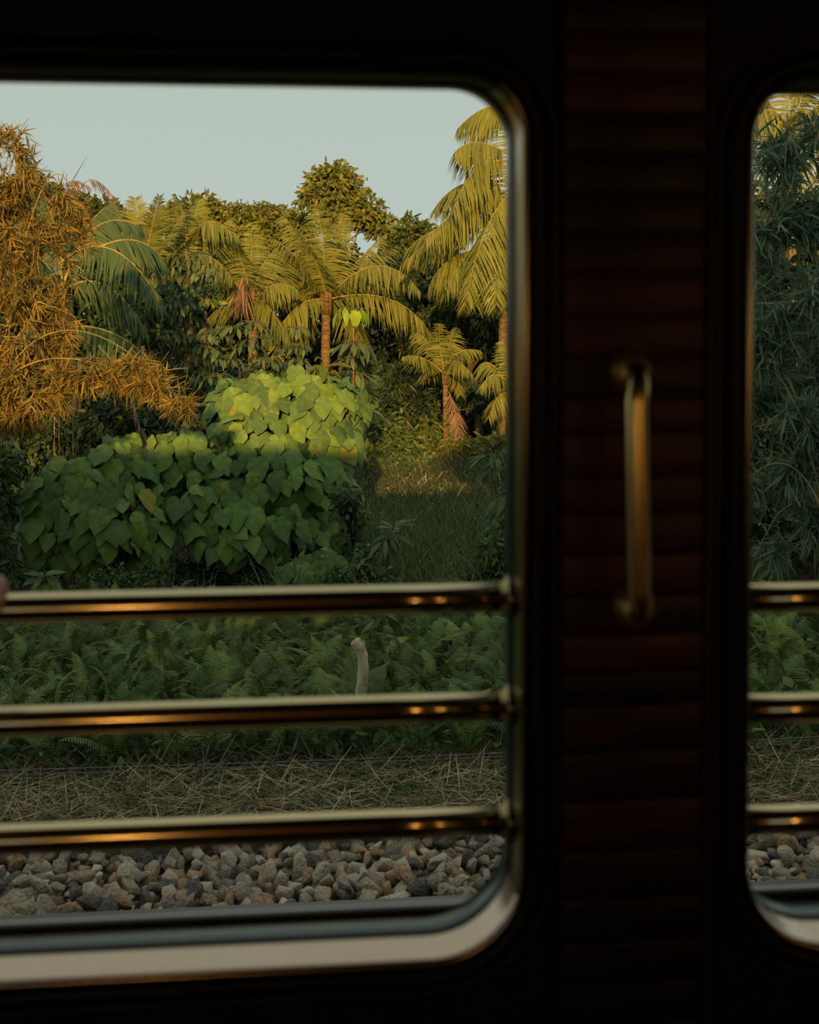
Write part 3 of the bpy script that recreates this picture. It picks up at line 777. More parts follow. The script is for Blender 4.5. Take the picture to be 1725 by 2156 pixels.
palm('oil_palm', 'arching palm crown right of the upright crown on the skyline', 34, (400, 900), (395, 570), [
    ((430, 470), (500, 500), -.3, -.6), ((405, 480), (420, 420), .2, .4), ((370, 480), (340, 440), .3, .5), ((360, 520), (300, 510), -.4, -.6), ((440, 500), (485, 460), .4, .8), ((440, 540), (490, 590), -.3, -.6), ((350, 550), (310, 600), -.2, -.4), ((390, 470), (370, 410), -.2, -.3)], .15, .8, 'palm', .05, 60, .7)

# dead hanging parts
r = tag(empty('dead_palm_frond', at(285, 900, 17.5)), 'grey dead palm frond hanging below the golden bamboo', 'palm frond')
frond('leaflets', r, at(270, 820, 17.5), at(288, 875, 17.5), at(305, 940, 17.5), .22, 34, .02, .9, matn='dead', stalk=.05, rib=.012)
r = tag(empty('dead_palm_frond', at(955, 930, 33.4)), 'reddish dry frond heap leaning on the small palm trunk', 'palm frond')
frond('leaflets', r, at(945, 825, 33.4), at(960, 870, 33.2), at(972, 938, 33.0), .5, 40, .03, 1.4, matn='dead', stalk=.05, rib=.02)
mb = MB()
c = at(512, 590, 34.2)
n = 90
P = np.tile(V(c), (n, 1)) + RNG.normal(size=(n, 3)) * .05
ribbons(mb, P, DOWN[None] + np.stack([RNG.normal(-.08, .22, n), RNG.normal(0, .2, n), np.zeros(n)], 1), rand_dirs(n), RNG.uniform(.6, 1.15, n), .05, bend=rand_dirs(n) * .1)
tag(mb.build('dry_sheath', M['dead'], origin=c), 'brown dry fibre sheath hanging under a palm crown', 'palm sheath')

# ------------------------------------------------------------------ bamboo
def bamboo(name, label, Y, base_px, culms, sprays, L, w, matn, per=420, group=None, spread=1.0, droop=.55, fan=7):
    """sprays: (px, py, rx px, ry px, dY, weight)"""
    B = at(base_px, 1000, Y); B.z = float(gz(Y)) - .05
    root = tag(empty(name, B), label, 'bamboo', group)
    for (bx, m_, t_, dy) in culms:
        mb = MB()
        b0 = at(bx, 1000, Y + dy); b0.z = float(gz(Y + dy)) - .05
        C = qbez(b0, at(*m_, Y + dy), at(*t_, Y + dy * .5), 30)
        rr = np.linspace(.013, .003, 30) * np.where(np.arange(30) % 3 == 0, 1.2, 1.0)
        tube(mb, C, rr, 7)
        mb.build('culm', M['culm'], root)
    lf, tw = MB(), MB()
    for (px, py, rx, ry, dY, wt) in sprays:
        n = int(per * wt)
        c = V(at(px, py, Y + dY)); k = ppm(Y + dY)
        d = rand_dirs(n) * (RNG.random((n, 1)) ** .45)
        P = c + d * np.array([rx / k, min(rx, ry) / k * .8, ry / k])
        g = np.sin(P[:, 0] * 9 + P[:, 2] * 4) + np.sin(P[:, 2] * 11 - P[:, 0] * 5) + np.sin(P[:, 0] * 17 + P[:, 2] * 13)
        keep = g + RNG.normal(0, .6, n) > -.5
        d, P = d[keep], P[keep]; n = len(P)
        td = unit(d * spread + np.array([0, -.25, 0]) + DOWN * droop * RNG.uniform(-.3, 1, (n, 1)) + .7 * rand_dirs(n))
        tl = L * RNG.uniform(.8, 2.4, n)
        ribbons(tw, P - td * tl[:, None], td, rand_dirs(n), tl, .006, (0, .5, 1), (1, .8, .5), None, .3)
        u = unit(np.cross(td, rand_dirs(n))); v = np.cross(td, u)
        for j in range(fan):
            base = P - td * (tl * RNG.uniform(0, .45, n))[:, None]
            sp_ = RNG.uniform(-1.25, 1.25, n)[:, None]
            D = unit(td * np.cos(sp_) + u * np.sin(sp_) + .35 * RNG.normal(size=(n, 1)) * v + DOWN * .15)
            Wd = unit(np.cross(D, v) + .5 * rand_dirs(n))
            ribbons(lf, base, D, Wd, L * RNG.uniform(.55, 1.2, n), w * RNG.uniform(.75, 1.2, n), (0, .2, .6, 1), (.25, 1, .75, .03), DOWN[None] * RNG.uniform(0, .35, n)[:, None])
    tw.build('twigs', M['culm'], root)
    lf.build('foliage', M[matn], root)
    return root
bamboo('bamboo_clump', 'golden sunlit bamboo clump filling the left edge', 12.5, -60,
       [(-90, (-40, 600), (60, 250), 0), (-60, (-20, 650), (110, 420), .3), (-120, (30, 760), (330, 790), -.3), (-100, (10, 800), (420, 880), -.5), (-40, (30, 700), (200, 600), .2), (-80, (40, 560), (140, 380), 0)],
       [(15, 320, 60, 55, 0, .9), (45, 370, 45, 60, 0, .6), (20, 440, 110, 75, .2, 1.6), (110, 430, 80, 60, .3, .9), (60, 520, 120, 75, 0, 1.5), (20, 600, 90, 80, -.2, 1.3), (150, 500, 70, 60, .3, .6),
        (90, 680, 90, 55, 0, 1.1), (30, 720, 70, 60, -.2, .9), (10, 820, 70, 65, -.4, 1.3), (70, 830, 80, 60, -.5, 1.2), (20, 880, 90, 35, -.4, .8), (180, 790, 90, 40, -.4, .8), (270, 785, 80, 40, -.4, 1.0), (335, 810, 60, 36, -.5, .9), (385, 850, 40, 30, -.6, .45), (100, 760, 60, 60, 0, .6), (135, 620, 45, 40, 0, .4), (-80, 500, 120, 250, 0, 2.5), (-80, 780, 100, 130, 0, 1.5)],
         .165, .0165, 'bamboo_gold', 140, 'bamboo clumps')
bamboo('bamboo_clump', 'shaded blue-green bamboo thicket filling the right window', 9.0, 1760,
       [(1740, (1700, 700), (1620, 300), 0), (1800, (1690, 900), (1570, 800), -.3), (1820, (1720, 1050), (1575, 1010), -.4), (1760, (1690, 800), (1600, 560), .2), (1850, (1760, 600), (1680, 230), .2), (1780, (1700, 1080), (1580, 1200), .3)],
       [(1640, 330, 70, 80, .1, .7), (1720, 300, 80, 80, .2, .7), (1620, 470, 70, 80, 0, .9), (1710, 460, 80, 90, 0, 1.0), (1610, 600, 70, 80, .1, .9), (1690, 620, 80, 90, -.2, 1.0), (1620, 740, 70, 70, -.1, .9), (1710, 760, 80, 90, 0, 1.0), (1600, 850, 50, 60, .1, .6), (1700, 890, 70, 60, -.3, .8), (1680, 980, 70, 60, -.2, .7), (1610, 1010, 50, 45, 0, .5), (1720, 1090, 60, 70, 0, .7), (1640, 1160, 60, 50, .2, .3), (1830, 500, 110, 300, .3, 3), (1830, 950, 100, 220, .3, 2), (1500, 600, 80, 350, .6, 1.6)],
       .21, .021, 'bamboo_green', 85, 'bamboo clumps', fan=7)
# tangled low thicket behind the right bamboo keeps it dark
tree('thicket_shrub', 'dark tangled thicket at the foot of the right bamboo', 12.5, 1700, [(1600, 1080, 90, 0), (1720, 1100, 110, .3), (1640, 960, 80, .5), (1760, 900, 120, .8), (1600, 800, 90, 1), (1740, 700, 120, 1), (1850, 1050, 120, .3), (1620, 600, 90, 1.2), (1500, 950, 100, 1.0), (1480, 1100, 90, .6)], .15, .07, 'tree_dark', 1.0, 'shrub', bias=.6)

# ------------------------------------------------------------------ heart-leaved shrubs
def heart_mesh(cup):
    n = 18
    ang = np.linspace(-math.pi, math.pi, n, endpoint=False)       # 0 = tip
    v = [(0, 0, 0)]
    for s in (.55, 1.0):
        for a in ang:
            u = abs(a) / math.pi
            r = .50 + .10 * math.cos(a) + .34 * math.exp(-(a / .30) ** 2) - .07 * math.exp(-((abs(a) - math.pi) / .28) ** 2)
            x, y = r * s * math.sin(a), r * s * math.cos(a)
            z = -cup * (x * x * 1.1 + max(y, 0) ** 2 * .5) + .05 * s * math.sin(a * 5 + cup * 9) * s
            v.append((x, y, z))
    t = [(0, 1 + j, 1 + (j + 1) % n) for j in range(n)]
    q = [(1 + j, 1 + n + j, 1 + n + (j + 1) % n, 1 + (j + 1) % n) for j in range(n)]
    return MB().add(v, q, t).mesh('heart_leaf', M['macaranga'], smooth=True)
HEART = [heart_mesh(c) for c in (.25, .45, .7, .1)]
def orient(T, N):
    T, N = unit(T), unit(N)
    X = unit(np.cross(T, N)); N = np.cross(X, T)
    return Matrix((X.tolist(), T.tolist(), N.tolist())).transposed()
def heart_bush(label, Y, stems_px, blobs, size, sep, name='macaranga_shrub', limit=300):
    B = at(stems_px[0], 1200, Y); B.z = float(gz(Y)) - .05
    root = tag(empty(name, B), label, 'shrub', 'heart-leaved shrubs beyond the ferns')
    pts, nrm, cores = [], [], []
    for (px, py, rx, ry, dY, n) in blobs:
        k = ppm(Y + dY); c = V(at(px, py, Y + dY)); R = np.array([rx / k, rx / k * .75, ry / k])
        cores.append(c)
        tries = 0; got = 0; n = int(n * 1.5)
        while got < n and tries < n * 30:
            tries += 1
            d = unit(RNG.normal(size=3)); 
            if d[1] > .25 or d[2] < -.75: continue
            p = c + d * R * RNG.uniform(.82, 1.05)
            if all(np.sum((p - x) ** 2) > sep * sep for x in pts):
                pts.append(p); nrm.append(unit(d / R)); got += 1
    for p, d in list(zip(pts, nrm))[:limit]:
        o = bpy.data.objects.new('leaf', HEART[int(RNG.integers(4))])
        COL.objects.link(o); o.parent = root
        N = unit(d * .7 + np.array([0, -.35, .5]) + RNG.normal(size=3) * .19)
        T = unit(DOWN * .9 + d * .45 + RNG.normal(size=3) * .24)
        s = size * RNG.uniform(.68, 1.2)
        o.matrix_local = Matrix.Translation(Vector(p) - B) @ orient(T, N).to_4x4() @ Matrix.Diagonal((s, s, s, 1))
    # inner shade leaves and stems
    mb = MB()
    for (px, py, rx, ry, dY, n) in blobs:
        k = ppm(Y + dY)
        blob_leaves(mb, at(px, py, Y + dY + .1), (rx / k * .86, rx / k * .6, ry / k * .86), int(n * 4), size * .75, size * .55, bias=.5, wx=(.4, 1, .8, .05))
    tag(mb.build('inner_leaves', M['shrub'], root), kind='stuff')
    st = MB()
    for i, c in enumerate(cores):
        b0 = at(stems_px[i % len(stems_px)], 1200, Y + .1); b0.z = float(gz(Y)) - .05
        tube(st, qbez(b0, (V(b0) + c) / 2 + RNG.normal(size=3) * .08, c, 7), np.linspace(.035, .012, 7), 7)
    for p, d in zip(pts, nrm):
        c = min(cores, key=lambda q: np.sum((q - p) ** 2))
        tube(st, qbez(c * .35 + p * .65 - d * .1, c * .1 + p * .9 - d * .03, p, 3), .006, 4, cap=False)
    st.build('stems', M['stem'], root)
    return root
heart_bush('tallest heart-leaved shrub, its yellow-green top lit by low sun', 15.2, (640, 580), [(545, 850, 105, 60, .2, 34), (650, 850, 105, 65, .2, 32), (725, 860, 55, 60, .4, 14), (560, 920, 120, 60, -.1, 32), (670, 930, 90, 65, 0, 22)], .222, .116)
heart_bush('middle heart-leaved shrub in the train shadow', 14.6, (560, 600, 500), [(560, 1000, 130, 70, 0, 34), (650, 1030, 95, 85, .3, 24), (400, 960, 95, 55, .3, 22), (430, 1050, 120, 70, 0, 30), (520, 1110, 120, 75, -.3, 34), (640, 1100, 70, 60, .2, 12), (350, 1050, 70, 70, .2, 14)], .225, .116)
heart_bush('left heart-leaved shrub with a few yellowed lower leaves', 14.2, (170, 250), [(130, 1040, 85, 70, 0, 24), (240, 985, 75, 60, .4, 18), (110, 1120, 70, 70, -.1, 20), (230, 1090, 100, 80, -.2, 32), (300, 1140, 60, 60, 0, 12), (170, 1150, 70, 45, -.1, 12)], .23, .118)
heart_bush('small low heart-leaved shrub just above the top guard bar', 13.6, (660,), [(650, 1205, 55, 32, 0, 12), (690, 1190, 35, 32, 0, 7), (620, 1220, 40, 30, 0, 7), (660, 1240, 60, 40, -.1, 10)], .19, .085)

# ------------------------------------------------------------------ saplings with separate leaves
def leaf_card(wr, bendz):
    s = np.linspace(0, 1, 6); wv = np.array([.08, .7, 1, .9, .55, .02]) * wr * .5
    v, q = [], []
    for i in range(6):
        z = -bendz * s[i] ** 2
        v += [(-wv[i], s[i], z + .18 * wv[i]), (0, s[i], z), (wv[i], s[i], z + .18 * wv[i])]
    for i in range(5):
        a = i * 3
        q += [(a, a + 1, a + 4, a + 3), (a + 1, a + 2, a + 5, a + 4)]
    return v, q
def card_mesh(matn, wr, bz):
    v, q = leaf_card(wr, bz)
    return MB().add(v, q).mesh('leaf', M[matn], smooth=True)
CARDS = {}
def put_leaf(root, B, p, T, N, s, matn, wr=.36, bz=.25):
    key = (matn, wr, bz)
    if key not in CARDS: CARDS[key] = card_mesh(*key)
    o = bpy.data.objects.new('leaf', CARDS[key]); COL.objects.link(o); o.parent = root
    o.matrix_local = Matrix.Translation(Vector(p) - B) @ orient(T, N).to_4x4() @ Matrix.Diagonal((s, s, s, 1))
def sapling(name, label, Y, stem, whorls, L, matn='sapling', stem_mat='stem', cat='sapling', top=None, wr=.36, group=None, stem_r=.014):
    """stem: list of px; whorls: (px, py, count, spread px, droop)"""
    B = at(stem[0][0], stem[0][1], Y)
    B.z = float(gz(Y)) - .05
    root = tag(empty(name, B), label, cat, group)
    pts = [V(B)] + [V(at(*p, Y)) for p in stem[1:]]
    C = []
    for a, b in zip(pts[:-1], pts[1:]): C += [a + (b - a) * t for t in np.linspace(0, 1, 5)[:-1]]
    C.append(pts[-1])
    mb = MB(); tube(mb, C, np.linspace(stem_r, stem_r * .5, len(C)), 8); mb.build('stem', M[stem_mat], root, smooth=True)
    pe = MB()
    for i, (px, py, n, sp, dr) in enumerate(whorls):
        c = V(at(px, py, Y)); R = sp / ppm(Y)
        for j in range(n):
            a = j * 2.399 + i; rr = R * RNG.uniform(.45, 1)
            u = np.array([math.cos(a), math.sin(a), 0])
            p = c + u * rr + np.array([0, 0, (.25 - .5 * (rr / R) ** 2 + RNG.uniform(-.15, .15)) * R])
            tube(pe, [c - np.array([0, 0, .1 * R]), (c + p) / 2 + np.array([0, 0, .1 * R]), p], .004, 4, cap=False)
            T = unit(u * (1 - dr) + DOWN * dr + RNG.normal(size=3) * .15)
            N = unit(u * dr + np.array([0, -.3, 1 - dr * .7]) + RNG.normal(size=3) * .15)
            put_leaf(root, B, p, T, N, L * RNG.uniform(.75, 1.15), (top if top and i == 0 else matn), wr)
    tag(pe.build('petioles', M['stem'], root), kind='stuff')
    return root
sapling('rubber_sapling', 'slender sapling with a bright yellow-green drooping leaf crown', 16.5, [(735, 1010), (742, 900), (745, 780), (744, 660)],
        [(743, 652, 26, 36, .78), (745, 722, 22, 38, .55), (748, 752, 8, 26, .7), (746, 785, 18, 36, .55), (742, 815, 10, 30, .6), (748, 862, 20, 40, .5), (738, 915, 18, 38, .55), (730, 955, 14, 34, .6)], .205, 'sapling', 'redstem', top='young', stem_r=.014)
sapling('rubber_sapling', 'thin dark sapling with tiered leaves left of the central palm trunk', 24, [(625, 900), (627, 780), (627, 690)], [(627, 690, 16, 24, .5), (626, 725, 16, 28, .5), (627, 760, 18, 30, .55), (630, 790, 12, 28, .5)], .19, 'sapling', group=None)
sapling('rubber_sapling', 'spindly sapling with a pale stem left of the sheathed palm', 22, [(345, 930), (360, 760), (395, 600), (405, 540)], [(405, 535, 22, 42, .6), (385, 560, 16, 40, .6), (420, 575, 18, 40, .6), (380, 640, 14, 36, .6), (365, 700, 12, 34, .6), (440, 560, 14, 34, .6), (360, 590, 14, 36, .6)], .18, 'sapling', 'bark')
sapling('cassava_shrub', 'shaded shrub with layered drooping leaves under the sheathed palm', 20, [(520, 900), (505, 780), (480, 700)], [(450, 700, 18, 36, .5), (490, 690, 18, 34, .45), (530, 680, 16, 34, .45), (550, 710, 14, 34, .5), (520, 725, 14, 34, .5), (430, 730, 12, 30, .6), (470, 750, 16, 38, .55), (410, 760, 14, 36, .55), (450, 790, 14, 40, .55), (560, 760, 12, 36, .55)], .18, 'sapling', 'bark', cat='shrub')
sapling('young_plant', 'young plant with long pale leaves standing in tall grass', 13.2, [(820, 1195), (825, 1120)], [(830, 1112, 6, 5, -.7), (826, 1122, 4, 6, .1), (815, 1135, 9, 18, .5), (812, 1160, 8, 18, .55)], .24, 'sapling', cat='plant', wr=.26)
sapling('young_plant', 'broad-leaved young plant just above the top guard bar at left', 12.6, [(92, 1265), (93, 1215)], [(93, 1212, 5, 4, -.6), (93, 1215, 5, 8, .2), (92, 1225, 6, 10, .35), (90, 1240, 5, 12, .45)], .2, 'sapling', cat='plant', wr=.46)
sapling('young_plant', 'leafy sapling at the forest edge beside the right palm trunk', 25, [(1045, 1040), (1042, 970)], [(1042, 955, 16, 34, .45), (1050, 985, 14, 36, .5), (1020, 1000, 10, 30, .5), (1040, 1020, 12, 34, .5)], .3, 'sapling', cat='plant')
sapling('young_plant', 'bushy plant with long leaves at the grass edge by the pillar', 15, [(1062, 1160), (1060, 1080)], [(1055, 1075, 12, 26, .45), (1062, 1100, 12, 30, .5), (1050, 1115, 10, 26, .5), (1070, 1050, 12, 30, .5)], .24, 'sapling', cat='plant', wr=.28)
# feathery acacia twig above the tall shrub
def feather(label, Y, branches):
    B = at(690, 800, Y)
    root = tag(empty('acacia_shoot', B), label, 'shrub')
    for a, m, b in branches:
        frond('leaf', root, at(*a, Y), at(*m, Y), at(*b, Y), .16, 30, .045, .3, matn='tree_light', stalk=.08, rib=.006, droop=.1)
feather('feathery acacia shoot rising above the tall heart-leaved shrub', 15.6, [((690, 830), (695, 770), (735, 770)), ((690, 830), (670, 775), (640, 785)), ((690, 830), (700, 785), (722, 800)), ((690, 830), (680, 765), (665, 755)), ((690, 830), (690, 790), (712, 755))])
# vine-covered stump
tree('vine_stump', 'vine-smothered stump right of the middle heart-leaved shrub', 14, 738, [(735, 1045, 30, 0), (740, 1085, 26, 0), (738, 1130, 24, 0), (745, 1170, 30, 0), (720, 1060, 24, 0)], .10, .06, 'shrub', 1.6, 'stump', trunk_r=.08)

# ------------------------------------------------------------------ edge shrubs
def shrubs(lst):
    for lab, Y, tpx, bl, L, w, mt, dn in lst:
        tree('shrub', lab, Y, tpx, bl, L, w, mt, dn, 'shrub', 'low shrubs along the forest edge', trunk_r=.03, bias=.5)
shrubs([
    ('dark rounded shrub under the small palm, right of the sapling', 31, 820, [(815, 900, 40, 0), (850, 925, 34, 0), (790, 935, 34, 0), (830, 955, 40, -.4)], .2, .09, 'shrub', 1.5),
    ('dull green shrub left of the small palm trunk', 32, 905, [(905, 900, 26, 0), (890, 940, 34, -.4), (915, 950, 30, -.6)], .2, .08, 'tree', 1.5),
    ('sunlit weedy shrub at the foot of the small palm', 31, 950, [(950, 950, 26, 0), (980, 940, 24, 0), (925, 965, 26, -.3), (1000, 955, 26, 0)], .2, .08, 'tree_light', 1.4),
    ('sunlit shrub at the base of the tall right palm', 30, 1040, [(1035, 940, 34, 0), (1065, 950, 34, 0), (1020, 965, 26, -.3), (1055, 985, 30, -.5), (1100, 960, 40, 0)], .2, .08, 'tree_light', 1.5),
    ('low dark shrub row behind the grass clearing', 28, 800, [(780, 985, 30, 0), (830, 985, 30, .2), (880, 985, 28, 0), (760, 1000, 26, -.3)], .18, .07, 'shrub', 1.5),
    ('dark shrub below the hanging dead frond', 17.5, 330, [(300, 900, 60, .4), (370, 890, 60, .5), (240, 880, 60, .5), (410, 910, 50, .5), (130, 930, 80, .6), (40, 950, 70, .6)], .16, .07, 'tree_dark', 1.2),
    ('dark creeper mass at the left edge under the bamboo', 13.6, 10, [(5, 980, 40, .4), (10, 1060, 36, .3), (-20, 1140, 50, 0), (15, 1200, 40, 0), (-60, 1000, 80, .3)], .10, .05, 'shrub', 1.4),
    ('small-leaved creeper under the left heart-leaved shrub', 13.4, 240, [(240, 1225, 40, 0), (290, 1235, 40, 0), (190, 1240, 34, 0), (330, 1215, 30, .2)], .055, .035, 'shrub', 1.2),
    ('dark tangle under the middle heart-leaved shrub', 14.2, 480, [(420, 1215, 50, .2), (500, 1225, 50, 0), (570, 1215, 50, .2), (360, 1230, 40, 0), (620, 1180, 40, .4)], .09, .045, 'tree_dark', 1.3),
    ('mixed green weeds between the stump and the young plant', 13, 770, [(760, 1210, 36, 0), (720, 1220, 34, 0), (800, 1215, 34, 0), (770, 1170, 26, .3)], .075, .04, 'shrub', 1.3),
    ('weeds at the pillar end of the grass clearing', 13, 1040, [(1040, 1160, 34, 0), (1065, 1200, 40, 0), (1010, 1215, 34, 0), (1075, 1120, 40, .3), (1120, 1170, 60, 0)], .09, .04, 'shrub', 1.3),
])

# ------------------------------------------------------------------ grasses and low cover (uncountable)
def scatter_y(n, y0, y1, pxa, pxb):
    y = np.sqrt(RNG.uniform(y0 ** 2, y1 ** 2, n))
    px = RNG.uniform(pxa, pxb, n)
    ang = YAW + np.arctan((px - 862.5) / F)
    x = y * np.tan(ang)
    return np.stack([x, y, gz(y)], 1)
def blades(name, label, n, y0, y1, pxa, pxb, h, w, matn, lean=.35, cat='grass', bendk=.5, lo=0.0):
    P = scatter_y(n, y0, y1, pxa, pxb); P[:, 2] += lo - .03
    D = np.stack([RNG.normal(0, lean, n), RNG.normal(0, lean, n), np.ones(n)], 1)
    az = RNG.random(n) * 2 * math.pi
    W_ = np.stack([np.cos(az), .35 * np.sin(az), np.zeros(n)], 1)
    bd = np.stack([RNG.normal(0, .35, n), RNG.normal(0, .35, n), -RNG.uniform(0, bendk, n)], 1)
    mb = MB(); ribbons(mb, P, D, W_, h * RNG.uniform(.45, 1.25, n), w * RNG.uniform(.7, 1.3, n), (0, .4, .75, 1), (1, .9, .6, .05), bd)
    tag(mb.build(name, M[matn]), label, cat, kind='stuff')
blades('meadow_grass', 'tall green grass of the clearing right of the shrubs', 24000, 12.4, 20, 560, 1950, .62, .013, 'grass', .22)
blades('meadow_grass', 'shade-darkened grass in the far half of the clearing', 22000, 19, 34, 560, 1950, .6, .016, 'meadow')
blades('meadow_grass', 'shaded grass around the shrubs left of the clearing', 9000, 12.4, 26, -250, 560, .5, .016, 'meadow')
blades('dry_meadow_grass', 'dry reddish grass at the far end of the clearing', 2600, 22, 36, 700, 1500, .45, .022, 'straw', .6)
blades('bank_grass', 'green grass blades poking through the fern bank', 3200, 7.3, 12.5, -200, 1950, .42, .012, 'grass')
blades('verge_grass', 'short green grass tufts along the mown verge', 9000, 6.5, 7.8, -200, 1950, .15, .009, 'grass', .4)
def straw():
    n = 9000
    P = scatter_y(n, 6.5, 7.9, -250, 1980); P[:, 2] += RNG.uniform(0, .07, n)
    az = RNG.random(n) * 2 * math.pi
    D = np.stack([np.cos(az), .6 * np.sin(az), RNG.normal(.05, .22, n)], 1)
    W_ = unit(np.cross(D, rand_dirs(n)))
    mb = MB(); ribbons(mb, P, D, W_, RNG.uniform(.06, .32, n), RNG.uniform(.003, .007, n), (0, .5, 1), (.8, 1, .3), RNG.normal(size=(n, 3)) * .12)
    tag(mb.build('cut_straw', M['straw']), 'cut dry straw lying along the verge above the ballast', 'straw', kind='stuff')
straw()
def cover(name, label, n, y0, y1, hmax, L, w, matn, pxa=-200, pxb=1950):
    P = scatter_y(n, y0, y1, pxa, pxb)
    lump = .5 + .5 * np.sin(P[:, 0] * 2.1 + 1) * np.sin(P[:, 1] * 1.9 + .5)
    P[:, 2] += RNG.random(n) ** .6 * hmax * (.55 + .45 * lump)
    D = unit(rand_dirs(n) + np.array([0, -.25, .1]))
    W_ = unit(np.cross(D, rand_dirs(n)))
    mb = MB(); ribbons(mb, P, D, W_, L * RNG.uniform(.6, 1.3, n), w * RNG.uniform(.6, 1.3, n), (0, .3, .7, 1), (.2, 1, .75, .05), DOWN[None] * RNG.uniform(0, .3, n)[:, None])
    tag(mb.build(name, M[matn]), label, 'undergrowth', kind='stuff')
cover('bank_undergrowth', 'mixed leafy undergrowth filling the fern bank', 22000, 7.5, 12.8, .34, .075, .03, 'shrub')
cover('bank_seedlings', 'broader dark leaves of seedlings among the ferns', 2600, 7.6, 12.6, .46, .15, .055, 'shrub')
cover('clearing_weeds', 'low broad-leaved weeds in the grass clearing', 16000, 13, 33, .28, .11, .05, 'shrub', 500, 1950)
cover('verge_weeds', 'tiny green weeds among the straw of the verge', 4500, 6.6, 7.7, .06, .035, .018, 'shrub')

# ------------------------------------------------------------------ ferns
def fern_mesh(k):
    r = np.random.default_rng(50 + k)
    n = 26
    t = np.linspace(0, 1, n + 1)
    arch = [.35, .55, .8, .45, .65][k]
    y = t * (1 - .12 * t); z = arch * (t - 1.05 * t ** 2) + .1 * t
    C = np.stack([.05 * np.sin(t * 3 + k), y, z], 1)
    mb = MB()
    T = unit(np.gradient(C, axis=0))
    sel = slice(3, n + 1)
    tt = (t[sel] - t[3]) / (1 - t[3])
    Lp = .25 * np.clip(.55 + 1.8 * tt, 0, 1) * np.clip(1.08 - tt ** 1.5, .05, 1)
    for s in (-1, 1):
        m = len(tt)
        D = np.stack([np.full(m, s * 1.0), np.zeros(m), np.full(m, -.12)], 1) + T[sel] * .28 + r.normal(size=(m, 3)) * .04
        D = unit(D)
        ribbons(mb, C[sel], D, T[sel], Lp, .021, (0, .25, .7, 1), (1, .95, .7, .1), np.tile(np.array([0, .12, -.18]), (m, 1)), 0.5)
    tube(mb, C[::4], np.linspace(.012, .003, len(C[::4])), 4, cap=False)
    return mb.mesh('fern_frond', M['fern'])
FERN = [fern_mesh(k) for k in range(5)]
def ferns():
    P = scatter_y(4000, 7.55, 12.3, -140, 1900)
    kept = []
    for p in P:
        if all((p[0] - q[0]) ** 2 + (p[1] - q[1]) ** 2 > .30 ** 2 for q in kept):
            kept.append(p)
            if len(kept) >= 290: break
    for p in kept:
        B = Vector(p) + Vector((0, 0, .02))
        u = proj(p)
        root = tag(empty('fern', B), 'green fern %s of the bank, %s' % ('in the front row' if p[1] < 8.6 else 'in the middle' if p[1] < 10.4 else 'in the back row', 'in the right window' if u[0] > 1540 else 'behind the pillar' if u[0] > 1090 else 'right of the stake' if u[0] > 790 else 'just left of the stake' if u[0] > 480 else 'at the left of the wide window'), 'fern', 'ferns on the bank')
        n = int(RNG.integers(5, 8)); a0 = RNG.random() * 6.3
        for j in range(n):
            a = a0 + j * 2 * math.pi / n + RNG.normal() * .25
            el = RNG.uniform(.35, 1.05); s = RNG.uniform(.30, .50)
            T = np.array([math.cos(a) * math.cos(el), math.sin(a) * math.cos(el), math.sin(el)])
            N = np.array([-math.cos(a) * math.sin(el), -math.sin(a) * math.sin(el), math.cos(el)]) + RNG.normal(size=3) * .15
            o = bpy.data.objects.new('frond', FERN[int(RNG.integers(5))]); COL.objects.link(o); o.parent = root
            o.matrix_local = Matrix.Translation((0, 0, RNG.uniform(0, .14))) @ orient(T, N).to_4x4() @ Matrix.Diagonal((s, s, s, 1))
ferns()

def fern_cover():
    """the many small fern fronds between the big ferns, too dense to count"""
    lf = MB()
    P = scatter_y(1100, 7.5, 12.6, -200, 1950)
    base = [(np.array([v.co[:] for v in m.vertices]), [list(p.vertices) for p in m.polygons]) for m in FERN]
    base = [(v, np.array([f for f in fs if len(f) == 4])) for v, fs in base]
    for p in P:
        v, q = base[int(RNG.integers(5))]
        a = RNG.random() * 6.28; el = RNG.uniform(.1, 1.1); s = RNG.uniform(.2, .36)
        T = np.array([math.cos(a) * math.cos(el), math.sin(a) * math.cos(el), math.sin(el)])
        N = np.array([-math.cos(a) * math.sin(el), -math.sin(a) * math.sin(el), math.cos(el)]) + RNG.normal(size=3) * .2
        R = np.array(orient(T, N))
        lf.add(v @ R.T * s + p + np.array([0, 0, RNG.uniform(.05, .38)]), q, None, RNG.random())
    tag(lf.build('fern_cover', M['fern_mixed']), 'tangle of small fern fronds covering the bank', 'ferns', kind='stuff')
fern_cover()

# ------------------------------------------------------------------ stake, wires
sy = 7.95
P0 = at(757, 1500, sy); P0.z = float(gz(sy)) - .05
mb = MB()
px = [(757, 1560), (757, 1500), (761, 1450), (765, 1410), (764, 1380), (757, 1362), (748, 1349)]
pts = [at(x, y, sy) for x, y in px]
C = []
for a, b in zip(pts[:-1], pts[1:]): C += [a + (b - a) * t for t in (0, .33, .66)]
C.append(pts[-1])
tube(mb, C, np.linspace(.034, .034, len(C)) + RNG.normal(size=len(C)) * .0022, 12)
tag(mb.build('wooden_stake', M['stake'], origin=P0), 'pale crooked wooden stake leaning up out of the ferns', 'stake')
for k, (a, b) in enumerate((((0, 1622), (1725, 1551)), ((0, 1632), (1725, 1557)))):
    mb = MB()
    A, Bq = at(*a, 7.4), at(*b, 7.4)
    d = Bq - A
    tube(mb, [A + d * t + Vector((0, 0, -.02 * math.sin(math.pi * min(max(t, 0), 1)))) for t in np.linspace(-.35, 1.35, 24)], .0026, 6)
    tag(mb.build('fence_wire', M['wire'], origin=A, smooth=True), ['upper', 'lower'][k] + ' of two thin grey wires strung along the fern bank', 'wire', 'wires along the bank')

